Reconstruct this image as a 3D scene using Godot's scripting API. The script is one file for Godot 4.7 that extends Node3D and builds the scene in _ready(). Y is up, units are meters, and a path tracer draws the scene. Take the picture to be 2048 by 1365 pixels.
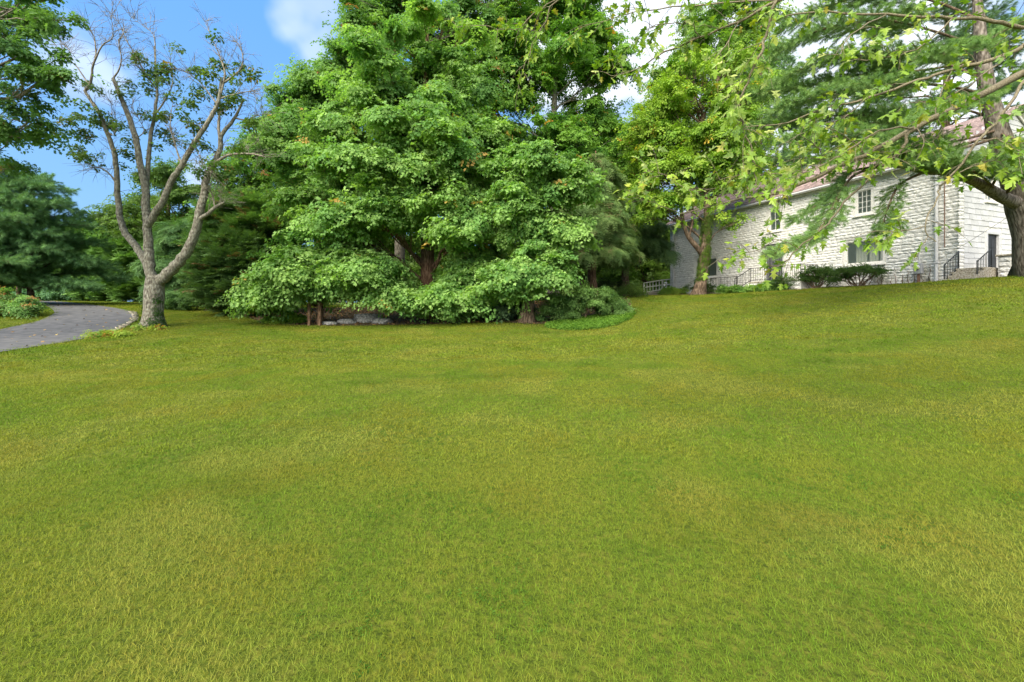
extends Node3D
# Lawn of a country house under a veiled summer sun. x right, y up, the camera looks along -z.

const F := 900.0
const CU := 1024.0
const CV := 615.0
const EYE := 1.6
const TP := [[-15.36, 13.5, 0.935], [-16.30, 16.5, -0.337], [-17.31, 19.5, -4.193], [-18.98, 22.5, 0.963], [-20.39, 24.5, -0.736], [-22.68, 27.0, 0.655], [-25.07, 29.0, -0.228], [-30.32, 33.0, -0.563], [-37.24, 38.0, -0.977], [-43.03, 42.0, 0.140], [-23.32, 20.5, -5.376], [-23.51, 21.5, 4.506], [-24.20, 23.0, 0.138], [-26.01, 25.5, -0.159], [-30.25, 29.5, 0.865], [-38.53, 36.5, 1.024], [-16.38, 20.5, 4.804], [-17.33, 25.0, -0.193], [-11.98, 22.5, -0.906], [-7.74, 21.5, -0.177], [-2.89, 21.0, -1.342], [0.69, 20.0, 4.444], [2.80, 18.5, -5.321], [5.13, 20.0, -0.424], [6.35, 24.0, 0.040], [6.78, 27.0, 2.209], [12.37, 30.0, -0.892], [14.81, 28.0, -1.722], [16.32, 25.5, 2.305], [17.58, 21.5, -1.169], [18.49, 19.0, 0.579], [18.06, 16.0, 4.237], [0.00, 0.0, 0.143], [0.00, -8.0, 0.012], [-10.00, 5.0, 0.005], [10.00, 5.0, -1.035], [0.00, 10.0, 0.821], [-10.00, 12.0, -0.101], [10.00, 12.0, 0.527], [12.00, 20.0, -0.755], [20.00, 10.0, -1.345], [13.20, 37.0, 0.521], [20.00, 20.0, -1.317], [27.00, 22.0, -0.258], [0.00, 45.0, -0.399], [-20.00, 50.0, 0.033], [-60.00, 20.0, -0.011], [-60.00, 60.0, -0.058], [45.00, 40.0, -0.105], [40.00, 0.0, 0.113], [-40.00, 0.0, -0.046], [0.00, 70.0, -0.023], [30.00, -8.0, 0.045], [-30.00, -8.0, 0.103]]
const TL := [0.9911, 0.2592, 0.4114]

var mats := {}
var meshes := {}
var grid := PackedFloat32Array()
const GX0 := -70.0
const GD0 := -16.0
const GS := 0.5
const GNX := 261
const GND := 201


class MB:
	var v := PackedVector3Array()
	var n := PackedVector3Array()
	var c := PackedColorArray()
	var i := PackedInt32Array()
	var col := Color(1, 1, 1)

	func tri(a: Vector3, b: Vector3, d: Vector3, nn := Vector3.ZERO) -> void:
		if nn == Vector3.ZERO:
			nn = (d - a).cross(b - a).normalized()
		var k := v.size()
		v.append(a); v.append(b); v.append(d)
		n.append(nn); n.append(nn); n.append(nn)
		c.append(col); c.append(col); c.append(col)
		i.append(k); i.append(k + 1); i.append(k + 2)

	func quad(a: Vector3, b: Vector3, d: Vector3, e: Vector3) -> void:
		var nn := (d - a).cross(b - a)
		if nn.length_squared() < 1e-14:
			nn = (e - a).cross(d - a)
		nn = nn.normalized()
		var k := v.size()
		v.append(a); v.append(b); v.append(d); v.append(e)
		for q in 4:
			n.append(nn); c.append(col)
		i.append(k); i.append(k + 1); i.append(k + 2)
		i.append(k); i.append(k + 2); i.append(k + 3)

	func box(lo: Vector3, hi: Vector3, bev := 0.0) -> void:
		# axis-aligned box, edges chamfered by bev
		if bev <= 0.0:
			var p := []
			for q in 8:
				p.append(Vector3(hi.x if q & 1 else lo.x, hi.y if q & 2 else lo.y, hi.z if q & 4 else lo.z))
			quad(p[0], p[2], p[3], p[1]); quad(p[5], p[7], p[6], p[4])
			quad(p[4], p[6], p[2], p[0]); quad(p[1], p[3], p[7], p[5])
			quad(p[2], p[6], p[7], p[3]); quad(p[4], p[0], p[1], p[5])
			return
		var m := (lo + hi) * 0.5
		var h := (hi - lo) * 0.5
		bev = minf(bev, minf(h.x, minf(h.y, h.z)) * 0.9)
		var ax := [Vector3(1, 0, 0), Vector3(0, 1, 0), Vector3(0, 0, 1)]
		for a in 3:
			var b := (a + 1) % 3
			var d := (a + 2) % 3
			for s in [-1.0, 1.0]:
				var o: Vector3 = m + ax[a] * h[a] * s
				var eb: Vector3 = ax[b] * (h[b] - bev)
				var ed: Vector3 = ax[d] * (h[d] - bev)
				if s > 0:
					quad(o - eb - ed, o - eb + ed, o + eb + ed, o + eb - ed)
				else:
					quad(o - eb - ed, o + eb - ed, o + eb + ed, o - eb + ed)
				for t in [-1.0, 1.0]:
					var o1: Vector3 = m + ax[a] * h[a] * s + ax[b] * (h[b] - bev) * t
					var o2: Vector3 = m + ax[a] * (h[a] - bev) * s + ax[b] * h[b] * t
					if s * t > 0:
						quad(o1 - ed, o1 + ed, o2 + ed, o2 - ed)
					else:
						quad(o1 + ed, o1 - ed, o2 - ed, o2 + ed)

	func bar(a: Vector3, b: Vector3, w: float, h: float) -> void:
		# square bar from a to b
		var z := (b - a).normalized()
		var x := (Vector3.UP if absf(z.y) < 0.9 else Vector3(1, 0, 0)).cross(z).normalized()
		var y := z.cross(x)
		x *= w * 0.5
		y *= h * 0.5
		quad(a - x - y, a - x + y, b - x + y, b - x - y)
		quad(a + x + y, a + x - y, b + x - y, b + x + y)
		quad(a - x + y, a + x + y, b + x + y, b - x + y)
		quad(a + x - y, a - x - y, b - x - y, b + x - y)
		quad(a - x - y, a + x - y, a + x + y, a - x + y)
		quad(b + x - y, b - x - y, b - x + y, b + x + y)

	func tube(p: PackedVector3Array, r: PackedFloat32Array, sides := 7, rough := 0.0, rng: RandomNumberGenerator = null) -> void:
		var k := v.size()
		var m := p.size()
		var x := Vector3.ZERO
		for q in m:
			var z := (p[mini(q + 1, m - 1)] - p[maxi(q - 1, 0)]).normalized()
			if x == Vector3.ZERO:
				x = (Vector3(1, 0, 0) if absf(z.x) < 0.8 else Vector3(0, 0, 1))
			x = (x - z * x.dot(z)).normalized()
			var y := z.cross(x)
			for s in sides:
				var a := TAU * s / sides
				var o := x * cos(a) + y * sin(a)
				var rr := r[q]
				if rough > 0.0:
					rr *= 1.0 + rough * rng.randf_range(-1, 1)
				v.append(p[q] + o * rr)
				n.append(o)
				c.append(col)
		for q in m - 1:
			for s in sides:
				var a := k + q * sides + s
				var b := k + q * sides + (s + 1) % sides
				i.append(a); i.append(a + sides); i.append(b)
				i.append(b); i.append(a + sides); i.append(b + sides)
		var e := v.size()
		v.append(p[m - 1] + (p[m - 1] - p[m - 2]).normalized() * r[m - 1] * 0.4)
		n.append((p[m - 1] - p[m - 2]).normalized())
		c.append(col)
		for s in sides:
			i.append(k + (m - 1) * sides + s); i.append(e); i.append(k + (m - 1) * sides + (s + 1) % sides)

	func leaf(x: Vector3, y: Vector3, o: Vector3, outline: Array, size: float, fold: float, curl := 0.16) -> void:
		# outline: half leaf as [along, aside]; x runs along the leaf, y across it
		var z := x.cross(y)
		var mid := o + x * 0.38 * size
		for side in [1.0, -1.0]:
			var pr := o
			for q in range(1, outline.size()):
				var h: Array = outline[q]
				var p: Vector3 = o + (x * h[0] + y * h[1] * side + z * (absf(h[1]) * fold - h[0] * h[0] * curl)) * size
				if side > 0:
					tri(mid, pr, p)
				else:
					tri(mid, p, pr)
				pr = p

	func mesh() -> ArrayMesh:
		var a := []
		a.resize(Mesh.ARRAY_MAX)
		a[Mesh.ARRAY_VERTEX] = v
		a[Mesh.ARRAY_NORMAL] = n
		a[Mesh.ARRAY_COLOR] = c
		a[Mesh.ARRAY_INDEX] = i
		var m := ArrayMesh.new()
		m.add_surface_from_arrays(Mesh.PRIMITIVE_TRIANGLES, a)
		return m


class Cloud:
	# transforms and colours of a MultiMesh
	var b := PackedFloat32Array()
	func add(s: Basis, o: Vector3, c: Color) -> void:
		var k := b.size()
		b.resize(k + 16)
		b[k] = s.x.x; b[k + 1] = s.y.x; b[k + 2] = s.z.x; b[k + 3] = o.x
		b[k + 4] = s.x.y; b[k + 5] = s.y.y; b[k + 6] = s.z.y; b[k + 7] = o.y
		b[k + 8] = s.x.z; b[k + 9] = s.y.z; b[k + 10] = s.z.z; b[k + 11] = o.z
		b[k + 12] = c.r; b[k + 13] = c.g; b[k + 14] = c.b; b[k + 15] = 1.0


# ---------------------------------------------------------------- helpers
func rng_of(s: int) -> RandomNumberGenerator:
	var r := RandomNumberGenerator.new()
	r.seed = s
	return r

func P(u: float, v: float, d: float) -> Vector3:
	return Vector3((u - CU) / F * d, EYE - (v - CV) / F * d, -d)

func tps(x: float, d: float) -> float:
	var q := Vector2(x, d) / 20.0
	var h: float = TL[0] + q.x * TL[1] + q.y * TL[2]
	for t in TP:
		var dx: float = q.x - t[0] / 20.0
		var dy: float = q.y - t[1] / 20.0
		var r := dx * dx + dy * dy
		if r > 1e-9:
			h += t[2] * 0.5 * r * log(r)
	return h

func gh(x: float, z: float) -> float:
	var fx := clampf((x - GX0) / GS, 0.0, GNX - 1.001)
	var fd := clampf((-z - GD0) / GS, 0.0, GND - 1.001)
	var ix := int(fx)
	var id := int(fd)
	fx -= ix
	fd -= id
	var k := id * GNX + ix
	return lerpf(lerpf(grid[k], grid[k + 1], fx), lerpf(grid[k + GNX], grid[k + GNX + 1], fx), fd)

func on(u: float, d: float, up := 0.0) -> Vector3:
	var x := (u - CU) / F * d
	return Vector3(x, gh(x, -d) + up, -d)

func lay(x: float, z: float, up := 0.0) -> Vector3:
	return Vector3(x, gh(x, z) + up, z)

func numbered(called: String) -> String:
	if not has_node(NodePath(called)):
		return called
	var k := 1
	while has_node(NodePath("%s_%03d" % [called, k])):
		k += 1
	return "%s_%03d" % [called, k]

func tag(o: Node, label := "", category := "", group := "", kind := "") -> Node:
	if label: o.set_meta("label", label)
	if category: o.set_meta("category", category)
	if group: o.set_meta("group", group)
	if kind: o.set_meta("kind", kind)
	return o

func thing(called: String, label: String, category: String, at := Vector3.ZERO, group := "") -> Node3D:
	var o := Node3D.new()
	o.name = numbered(called)
	add_child(o)
	o.position = at
	tag(o, label, category, group)
	return o

func part(called: String, m: Mesh, mat: Material, parent: Node, at := Vector3.ZERO, kind := "") -> MeshInstance3D:
	var o := MeshInstance3D.new()
	o.name = called if parent != self else numbered(called)
	o.mesh = m
	o.material_override = mat
	o.position = at
	if kind: o.set_meta("kind", kind)
	parent.add_child(o, true)
	return o

func scatter(called: String, m: Mesh, mat: Material, cl: Cloud, parent: Node, kind := "stuff") -> MultiMeshInstance3D:
	var mm := MultiMesh.new()
	mm.transform_format = MultiMesh.TRANSFORM_3D
	mm.use_colors = true
	mm.mesh = m
	mm.instance_count = cl.b.size() / 16
	mm.buffer = cl.b
	var o := MultiMeshInstance3D.new()
	o.name = called if parent != self else numbered(called)
	o.multimesh = mm
	o.material_override = mat
	if kind: o.set_meta("kind", kind)
	parent.add_child(o, true)
	return o

func frame(up: Vector3, rng: RandomNumberGenerator, s: float) -> Basis:
	# a basis whose y is up, turned at random
	var y := up.normalized()
	var x := Vector3(rng.randf_range(-1, 1), rng.randf_range(-1, 1), rng.randf_range(-1, 1)).cross(y)
	if x.length_squared() < 1e-6:
		x = Vector3(1, 0, 0).cross(y)
	x = x.normalized()
	return Basis(x * s, y * s, x.cross(y) * s)

func along(dir: Vector3, up: Vector3, s: float) -> Basis:
	# a basis whose x runs along dir and whose y is as close to up as it can be
	var x := dir.normalized()
	var z := x.cross(up)
	if z.length_squared() < 1e-8:
		z = x.cross(Vector3(0.3, 0.2, 1))
	z = z.normalized()
	return Basis(x * s, z.cross(x) * s, z * s)

func rv(rng: RandomNumberGenerator) -> Vector3:
	var z := rng.randf_range(-1, 1)
	var a := rng.randf() * TAU
	var r := sqrt(1.0 - z * z)
	return Vector3(r * cos(a), z, r * sin(a))

func bent(a: Vector3, b: Vector3, r0: float, r1: float, rng: RandomNumberGenerator, lift := 0.1, n := 5) -> Array:
	var p := PackedVector3Array()
	var r := PackedFloat32Array()
	var l := a.distance_to(b)
	for k in n + 1:
		var t := float(k) / n
		var q := a.lerp(b, t) + Vector3.UP * lift * l * sin(PI * t)
		if k > 0 and k < n:
			q += rv(rng) * l * 0.035
		p.append(q)
		r.append(lerpf(r0, r1, t))
	return [p, r]

# ---------------------------------------------------------------- materials
func lin(r: float, g: float, b: float) -> Color:
	return Color(r, g, b).linear_to_srgb()

func noise_tex(freq: float, stops: Array, octaves := 4, seed_ := 1, normal := 0.0, size := 512) -> NoiseTexture2D:
	var n := FastNoiseLite.new()
	n.seed = seed_
	n.noise_type = FastNoiseLite.TYPE_SIMPLEX_SMOOTH
	n.frequency = freq
	n.fractal_octaves = octaves
	var t := NoiseTexture2D.new()
	t.width = size
	t.height = size
	t.seamless = true
	t.noise = n
	if normal > 0.0:
		t.as_normal_map = true
		t.bump_strength = normal
	elif stops:
		var g := Gradient.new()
		var off := PackedFloat32Array()
		var cols := PackedColorArray()
		for s in stops:
			off.append(s[0])
			cols.append(s[1])
		g.offsets = off
		g.colors = cols
		t.color_ramp = g
	return t

func grained(key: String, stops: Array, freq: float, scale: Vector3, rough := 0.9, bump := 0.0, bump_scale := Vector3.ZERO, world := false) -> StandardMaterial3D:
	var m := StandardMaterial3D.new()
	m.resource_name = key
	m.albedo_texture = noise_tex(freq, stops, 5, key.hash() % 997)
	m.uv1_triplanar = true
	m.uv1_world_triplanar = world
	m.uv1_scale = scale
	m.roughness = rough
	m.metallic_specular = 0.3
	if bump > 0.0:
		m.heightmap_enabled = true
		m.heightmap_texture = noise_tex(freq * 1.5, [], 5, key.hash() % 991)
		m.heightmap_scale = bump
	mats[key] = m
	return m

func flat(key: String, c: Color, rough := 0.6, spec := 0.4, metal := 0.0) -> StandardMaterial3D:
	var m := StandardMaterial3D.new()
	m.resource_name = key
	m.albedo_color = c
	m.roughness = rough
	m.metallic_specular = spec
	m.metallic = metal
	mats[key] = m
	return m

func leafy_mat(key: String, rough: float, spec: float, back: float) -> StandardMaterial3D:
	var m := StandardMaterial3D.new()
	m.resource_name = key
	m.vertex_color_use_as_albedo = true
	m.roughness = rough
	m.metallic_specular = spec
	m.cull_mode = BaseMaterial3D.CULL_DISABLED
	if back > 0.0:
		m.backlight_enabled = true
		m.backlight = lin(back * 0.9, back, back * 0.35)
	mats[key] = m
	return m

func make_materials() -> void:
	leafy_mat("leaf", 0.6, 0.28, 1.0)
	leafy_mat("near_leaf", 0.4, 0.45, 0.85)
	leafy_mat("needle", 0.55, 0.3, 0.6)
	leafy_mat("grass_blade", 0.75, 0.18, 0.6)
	var v := leafy_mat("tinted", 0.85, 0.3, 0.0)
	v.vertex_color_use_as_albedo = true
	grained("bark_grey", [[0.25, lin(0.09, 0.08, 0.06)], [0.5, lin(0.2, 0.18, 0.145)], [0.75, lin(0.33, 0.31, 0.26)]], 0.012, Vector3(1.4, 0.45, 1.4), 0.95, 3.0)
	grained("bark_lichen", [[0.2, lin(0.075, 0.068, 0.055)], [0.45, lin(0.165, 0.15, 0.125)], [0.6, lin(0.2, 0.2, 0.145)], [0.75, lin(0.31, 0.305, 0.27)]], 0.014, Vector3(1.5, 0.6, 1.5), 0.95, 3.0)
	grained("bark_brown", [[0.25, lin(0.045, 0.032, 0.022)], [0.5, lin(0.12, 0.085, 0.058)], [0.78, lin(0.22, 0.165, 0.12)]], 0.012, Vector3(1.6, 0.4, 1.6), 0.95, 3.5)
	grained("bark_red", [[0.25, lin(0.06, 0.035, 0.022)], [0.5, lin(0.16, 0.095, 0.06)], [0.78, lin(0.27, 0.18, 0.12)]], 0.012, Vector3(1.8, 0.4, 1.8), 0.95, 3.0)
	grained("bark_pine", [[0.25, lin(0.07, 0.058, 0.048)], [0.5, lin(0.165, 0.143, 0.122)], [0.78, lin(0.28, 0.25, 0.22)]], 0.012, Vector3(1.6, 0.4, 1.6), 0.95, 3.5)
	grained("twig_bark", [[0.3, lin(0.1, 0.085, 0.055)], [0.7, lin(0.25, 0.22, 0.15)]], 0.02, Vector3(6, 6, 6), 0.85, 0.4)
	grained("asphalt", [[0.25, lin(0.078, 0.079, 0.083)], [0.5, lin(0.096, 0.097, 0.101)], [0.75, lin(0.118, 0.118, 0.122)]], 0.01, Vector3(0.35, 0.35, 0.35), 0.85, 0.5, Vector3.ZERO, true)
	grained("turf", [[0.25, lin(0.055, 0.08, 0.007)], [0.5, lin(0.075, 0.1, 0.009)], [0.75, lin(0.1, 0.11, 0.014)]], 0.03, Vector3(0.6, 0.6, 0.6), 1.0, 2.0, Vector3.ZERO, true)
	grained("mulch", [[0.25, lin(0.03, 0.022, 0.014)], [0.5, lin(0.09, 0.065, 0.04)], [0.75, lin(0.2, 0.15, 0.09)]], 0.05, Vector3(1.2, 1.2, 1.2), 1.0, 2.5, Vector3.ZERO, true)
	grained("rock", [[0.2, lin(0.1, 0.105, 0.1)], [0.5, lin(0.24, 0.245, 0.24)], [0.75, lin(0.38, 0.38, 0.37)]], 0.015, Vector3(0.9, 0.9, 0.9), 0.95, 3.0)
	grained("kerb_stone", [[0.25, lin(0.26, 0.23, 0.18)], [0.7, lin(0.5, 0.46, 0.38)]], 0.02, Vector3(1.5, 1.5, 1.5), 0.95, 1.0)
	for k in 3:
		var a: float = [0.92, 1.0, 1.07][k]
		grained("white_stone_%s" % ["a", "b", "c"][k], [[0.12, lin(0.4 * a, 0.395 * a, 0.36 * a)], [0.3, lin(0.61 * a, 0.61 * a, 0.585 * a)], [0.6, lin(0.71 * a, 0.71 * a, 0.69 * a)]], 0.013, Vector3(0.9 + 0.1 * k, 1.3, 0.9), 0.85, 1.2)
	grained("mortar", [[0.25, lin(0.54, 0.535, 0.5)], [0.7, lin(0.7, 0.695, 0.67)]], 0.02, Vector3(0.8, 0.8, 0.8), 0.95, 1.0)
	for k in 3:
		var a: float = [0.9, 1.0, 1.06][k]
		grained("white_shingle_%s" % ["a", "b", "c"][k], [[0.2, lin(0.44 * a, 0.45 * a, 0.46 * a)], [0.5, lin(0.57 * a, 0.58 * a, 0.59 * a)]], 0.02, Vector3(4.0, 0.5, 4.0), 0.7, 0.4)
	for k in 3:
		var a: float = [0.8, 1.0, 1.2][k]
		grained("roof_slate_%s" % ["a", "b", "c"][k], [[0.25, lin(0.16 * a, 0.12 * a, 0.115 * a)], [0.7, lin(0.34 * a, 0.26 * a, 0.25 * a)]], 0.015, Vector3(0.7, 0.7, 0.7), 0.9, 0.6)
	grained("step_stone", [[0.2, lin(0.2, 0.17, 0.12)], [0.5, lin(0.34, 0.31, 0.25)], [0.75, lin(0.46, 0.43, 0.37)]], 0.02, Vector3(1, 1, 1), 0.95, 1.0)
	grained("old_paint", [[0.25, lin(0.58, 0.57, 0.53)], [0.6, lin(0.72, 0.71, 0.68)]], 0.02, Vector3(2, 1, 2), 0.6, 0.0)
	grained("grey_paint", [[0.25, lin(0.42, 0.43, 0.45)], [0.6, lin(0.55, 0.56, 0.58)]], 0.02, Vector3(2, 0.5, 2), 0.5, 0.0)
	grained("pole_wood", [[0.25, lin(0.1, 0.06, 0.045)], [0.7, lin(0.24, 0.15, 0.11)]], 0.02, Vector3(3, 0.4, 3), 0.9, 0.5)
	flat("iron", lin(0.02, 0.022, 0.024), 0.45, 0.5)
	flat("dark_door", lin(0.018, 0.02, 0.024), 0.5, 0.45)
	flat("plaster", lin(0.42, 0.4, 0.36), 0.9, 0.2)
	flat("drape", lin(0.3, 0.32, 0.26), 0.9, 0.2)
	flat("curtain", lin(0.45, 0.46, 0.42), 0.9, 0.2)
	flat("blind", lin(0.5, 0.52, 0.55), 0.8, 0.2)
	flat("meter_grey", lin(0.3, 0.31, 0.33), 0.4, 0.5)
	flat("cable", lin(0.35, 0.35, 0.34), 0.6, 0.4)
	flat("wire", lin(0.05, 0.05, 0.05), 0.6, 0.4)
	flat("brass", lin(0.5, 0.38, 0.16), 0.35, 0.5, 0.8)
	var g := flat("glass", Color(0.75, 0.85, 0.82, 0.12), 0.03, 0.5)
	g.transparency = BaseMaterial3D.TRANSPARENCY_ALPHA

# ---------------------------------------------------------------- leaves
const MAPLE := [[0.0, 0.0], [-0.04, 0.14], [0.08, 0.44], [0.3, 0.27], [0.58, 0.52], [0.6, 0.22], [1.0, 0.0]]
const SILVER := [[0.0, 0.0], [0.0, 0.1], [0.16, 0.4], [0.22, 0.3], [0.3, 0.13], [0.45, 0.28], [0.52, 0.36], [0.6, 0.36], [0.72, 0.52], [0.66, 0.33], [0.6, 0.22], [0.52, 0.1], [0.66, 0.13], [0.7, 0.22], [0.78, 0.13], [0.88, 0.12], [1.0, 0.0]]
const OVAL := [[0.0, 0.0], [0.2, 0.18], [0.5, 0.26], [0.8, 0.16], [1.0, 0.0]]
const LANCE := [[0.0, 0.0], [0.3, 0.12], [0.65, 0.1], [1.0, 0.0]]

func cluster(outline: Array, n: int, radius: float, size: float, dome: float, seed_: int, vary := 0.18) -> ArrayMesh:
	# a spray of leaves on short twigs, y up
	var rng := rng_of(seed_)
	var b := MB.new()
	for k in n:
		var a := k * 2.39996 + rng.randf_range(-0.5, 0.5)
		var r := radius * sqrt((k + 0.6) / n) * rng.randf_range(0.8, 1.15)
		var o := Vector3(cos(a) * r, -dome * r * r / radius + rng.randf_range(-0.3, 0.3) * radius, sin(a) * r)
		var a2 := a + rng.randf_range(-0.8, 0.8)
		var x := Vector3(cos(a2), rng.randf_range(-0.75, 0.15), sin(a2)).normalized()
		var up := (Vector3.UP + rv(rng) * 0.45).normalized()
		var y := up.cross(x).normalized()
		var t := 1.0 + rng.randf_range(-vary, vary)
		b.col = Color(t, t, t * rng.randf_range(0.85, 1.1))
		b.leaf(x, y, o, outline, size * rng.randf_range(0.75, 1.2), rng.randf_range(0.05, 0.4))
	return b.mesh()

func needle_spray(seed_: int, length: float, needle: float, n: int, wide: float, spread: float) -> ArrayMesh:
	# a twig along x with needles leaning forward all round it
	var rng := rng_of(seed_)
	var b := MB.new()
	b.col = Color(0.7, 0.5, 0.4)
	b.bar(Vector3.ZERO, Vector3(length, 0.02, 0), 0.008, 0.008)
	for k in n:
		var t := pow(rng.randf(), 0.7)
		var a := rng.randf() * TAU
		var o := Vector3(length * t, 0.02 * t, 0)
		var out := Vector3(0, cos(a), sin(a))
		var dir := (Vector3(1, 0.1, 0) * rng.randf_range(0.5, 1.1) + out * spread).normalized()
		var side := dir.cross(rv(rng)).normalized() * wide
		var l := needle * rng.randf_range(0.7, 1.15)
		var g := rng.randf_range(0.75, 1.2)
		b.col = Color(g, g, g)
		b.tri(o - side, o + side, o + dir * l + Vector3.DOWN * l * 0.12)
	return b.mesh()

func frond(seed_: int, length: float, pairs: int, wide: float, droop: float) -> ArrayMesh:
	# a flat evergreen spray: an axis along x with side twigs that carry short needles
	var rng := rng_of(seed_)
	var b := MB.new()
	for k in pairs:
		var t := (k + 0.5) / pairs
		var o := Vector3(length * t, -droop * length * t * t, 0)
		for s in [-1.0, 1.0]:
			var l: float = length * 0.42 * (1.0 - 0.75 * t) * rng.randf_range(0.7, 1.2) + 0.04
			var dir := Vector3(0.75, -0.25 + rng.randf_range(-0.25, 0.25), s).normalized()
			var g := rng.randf_range(0.75, 1.2)
			b.col = Color(g, g, g)
			var m := 3
			for q in m:
				var f := float(q) / m
				var o2: Vector3 = o + dir * l * f
				var d2: Vector3 = (dir + Vector3(rng.randf_range(-0.3, 0.6), rng.randf_range(-0.35, 0.25), rng.randf_range(-0.5, 0.5))).normalized()
				var w: Vector3 = d2.cross(Vector3(rng.randf_range(-0.4, 0.4), 1, rng.randf_range(-0.4, 0.4))).normalized() * wide
				b.tri(o2 - w, o2 + w, o2 + d2 * l * 0.55)
	return b.mesh()

func make_meshes() -> void:
	meshes["maple"] = cluster(MAPLE, 14, 0.27, 0.125, 0.5, 11)
	meshes["maple_small"] = cluster(MAPLE, 14, 0.24, 0.11, 0.4, 12)
	meshes["oval"] = cluster(OVAL, 18, 0.2, 0.1, 0.4, 13)
	meshes["oval_small"] = cluster(OVAL, 22, 0.15, 0.06, 0.3, 14)
	meshes["lance"] = cluster(LANCE, 18, 0.18, 0.14, -0.3, 15)
	meshes["pine"] = needle_spray(21, 0.34, 0.12, 110, 0.0035, 0.85)
	meshes["yew"] = needle_spray(22, 0.16, 0.035, 46, 0.004, 1.1)
	meshes["hemlock"] = frond(23, 0.6, 9, 0.014, 0.25)
	meshes["spruce"] = frond(24, 0.55, 8, 0.012, 0.6)
	meshes["cedar"] = frond(25, 0.38, 8, 0.016, 0.05)

# ---------------------------------------------------------------- trees
func trunk_at(pts: PackedVector3Array, y: float) -> Vector3:
	if y <= pts[0].y:
		return pts[0]
	for k in pts.size() - 1:
		if y <= pts[k + 1].y:
			return pts[k].lerp(pts[k + 1], (y - pts[k].y) / maxf(pts[k + 1].y - pts[k].y, 0.01))
	return pts[pts.size() - 1]

func flare(pts: PackedVector3Array, r: PackedFloat32Array, rng: RandomNumberGenerator, sides := 14, rough := 0.06) -> MB:
	# a trunk that widens into the ground with root ridges, finely ringed
	var b := MB.new()
	var p := PackedVector3Array()
	var q := PackedFloat32Array()
	var base := pts[0]
	p.append(base - Vector3.UP * 0.35)
	q.append(r[0] * 1.42)
	for t in [0.0, 0.12, 0.3, 0.55]:
		p.append(base + (pts[1] - base).normalized() * t * 1.2)
		q.append(r[0] * (1.0 + 0.36 * pow(1.0 - t / 0.6, 2.0)))
	for k in range(1, pts.size()):
		var seg := maxi(1, int(pts[k].distance_to(pts[k - 1]) / 0.7))
		for s in range(1, seg + 1):
			var t := float(s) / seg
			var c := pts[k - 1].lerp(pts[k], t)
			if c.distance_to(base) < 0.9:
				continue
			p.append(c + (rv(rng) * r[k] * 0.08 if s < seg else Vector3.ZERO))
			q.append(lerpf(r[k - 1], r[k], t))
	b.tube(p, q, sides, rough, rng)
	# root ridges pushed out near the ground
	var ph := rng.randf() * TAU
	for k in b.v.size():
		var h := b.v[k].y - base.y
		if h < 0.7:
			var o := b.v[k] - base
			var a := atan2(o.z, o.x)
			var f := pow(clampf(1.0 - h / 0.7, 0.0, 1.0), 2.0)
			var s := 1.0 + f * 0.35 * (0.5 + 0.5 * sin(a * 5.0 + ph)) * (0.6 + 0.4 * sin(a * 2.0 + ph * 2.0))
			b.v[k] = Vector3(base.x + o.x * s, b.v[k].y, base.z + o.z * s)
	return b

func lobes_of(masses: Array, lr: float, rng: RandomNumberGenerator, more := 1.0, fill := 0.0) -> Array:
	# [centre, radius, mass] of the leafy plates that make up each mass
	var out := []
	for mi in masses.size():
		var m: Array = masses[mi]
		var n := int(round(m[2] * more))
		var got := []
		var tries := 0
		while got.size() < n and tries < n * 30:
			tries += 1
			var dir := rv(rng)
			if dir.y < -0.55:
				continue
			var rad: Vector3 = m[1]
			var c: Vector3 = m[0] + dir * rad * rng.randf_range(0.3, 1.18)
			var near := false
			for g in got:
				if c.distance_to(g) < lr * 0.75 * (1.0 - float(tries) / (n * 30)):
					near = true
					break
			if near:
				continue
			got.append(c)
			out.append([c, lr * rng.randf_range(0.6, 1.4), mi, dir])
		for k in int(n * fill):
			# loose inner tufts
			out.append([m[0] + rv(rng) * m[1] * pow(rng.randf(), 0.5) * 0.8, lr * rng.randf_range(0.5, 0.9), mi, Vector3.UP])
	return out

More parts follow.
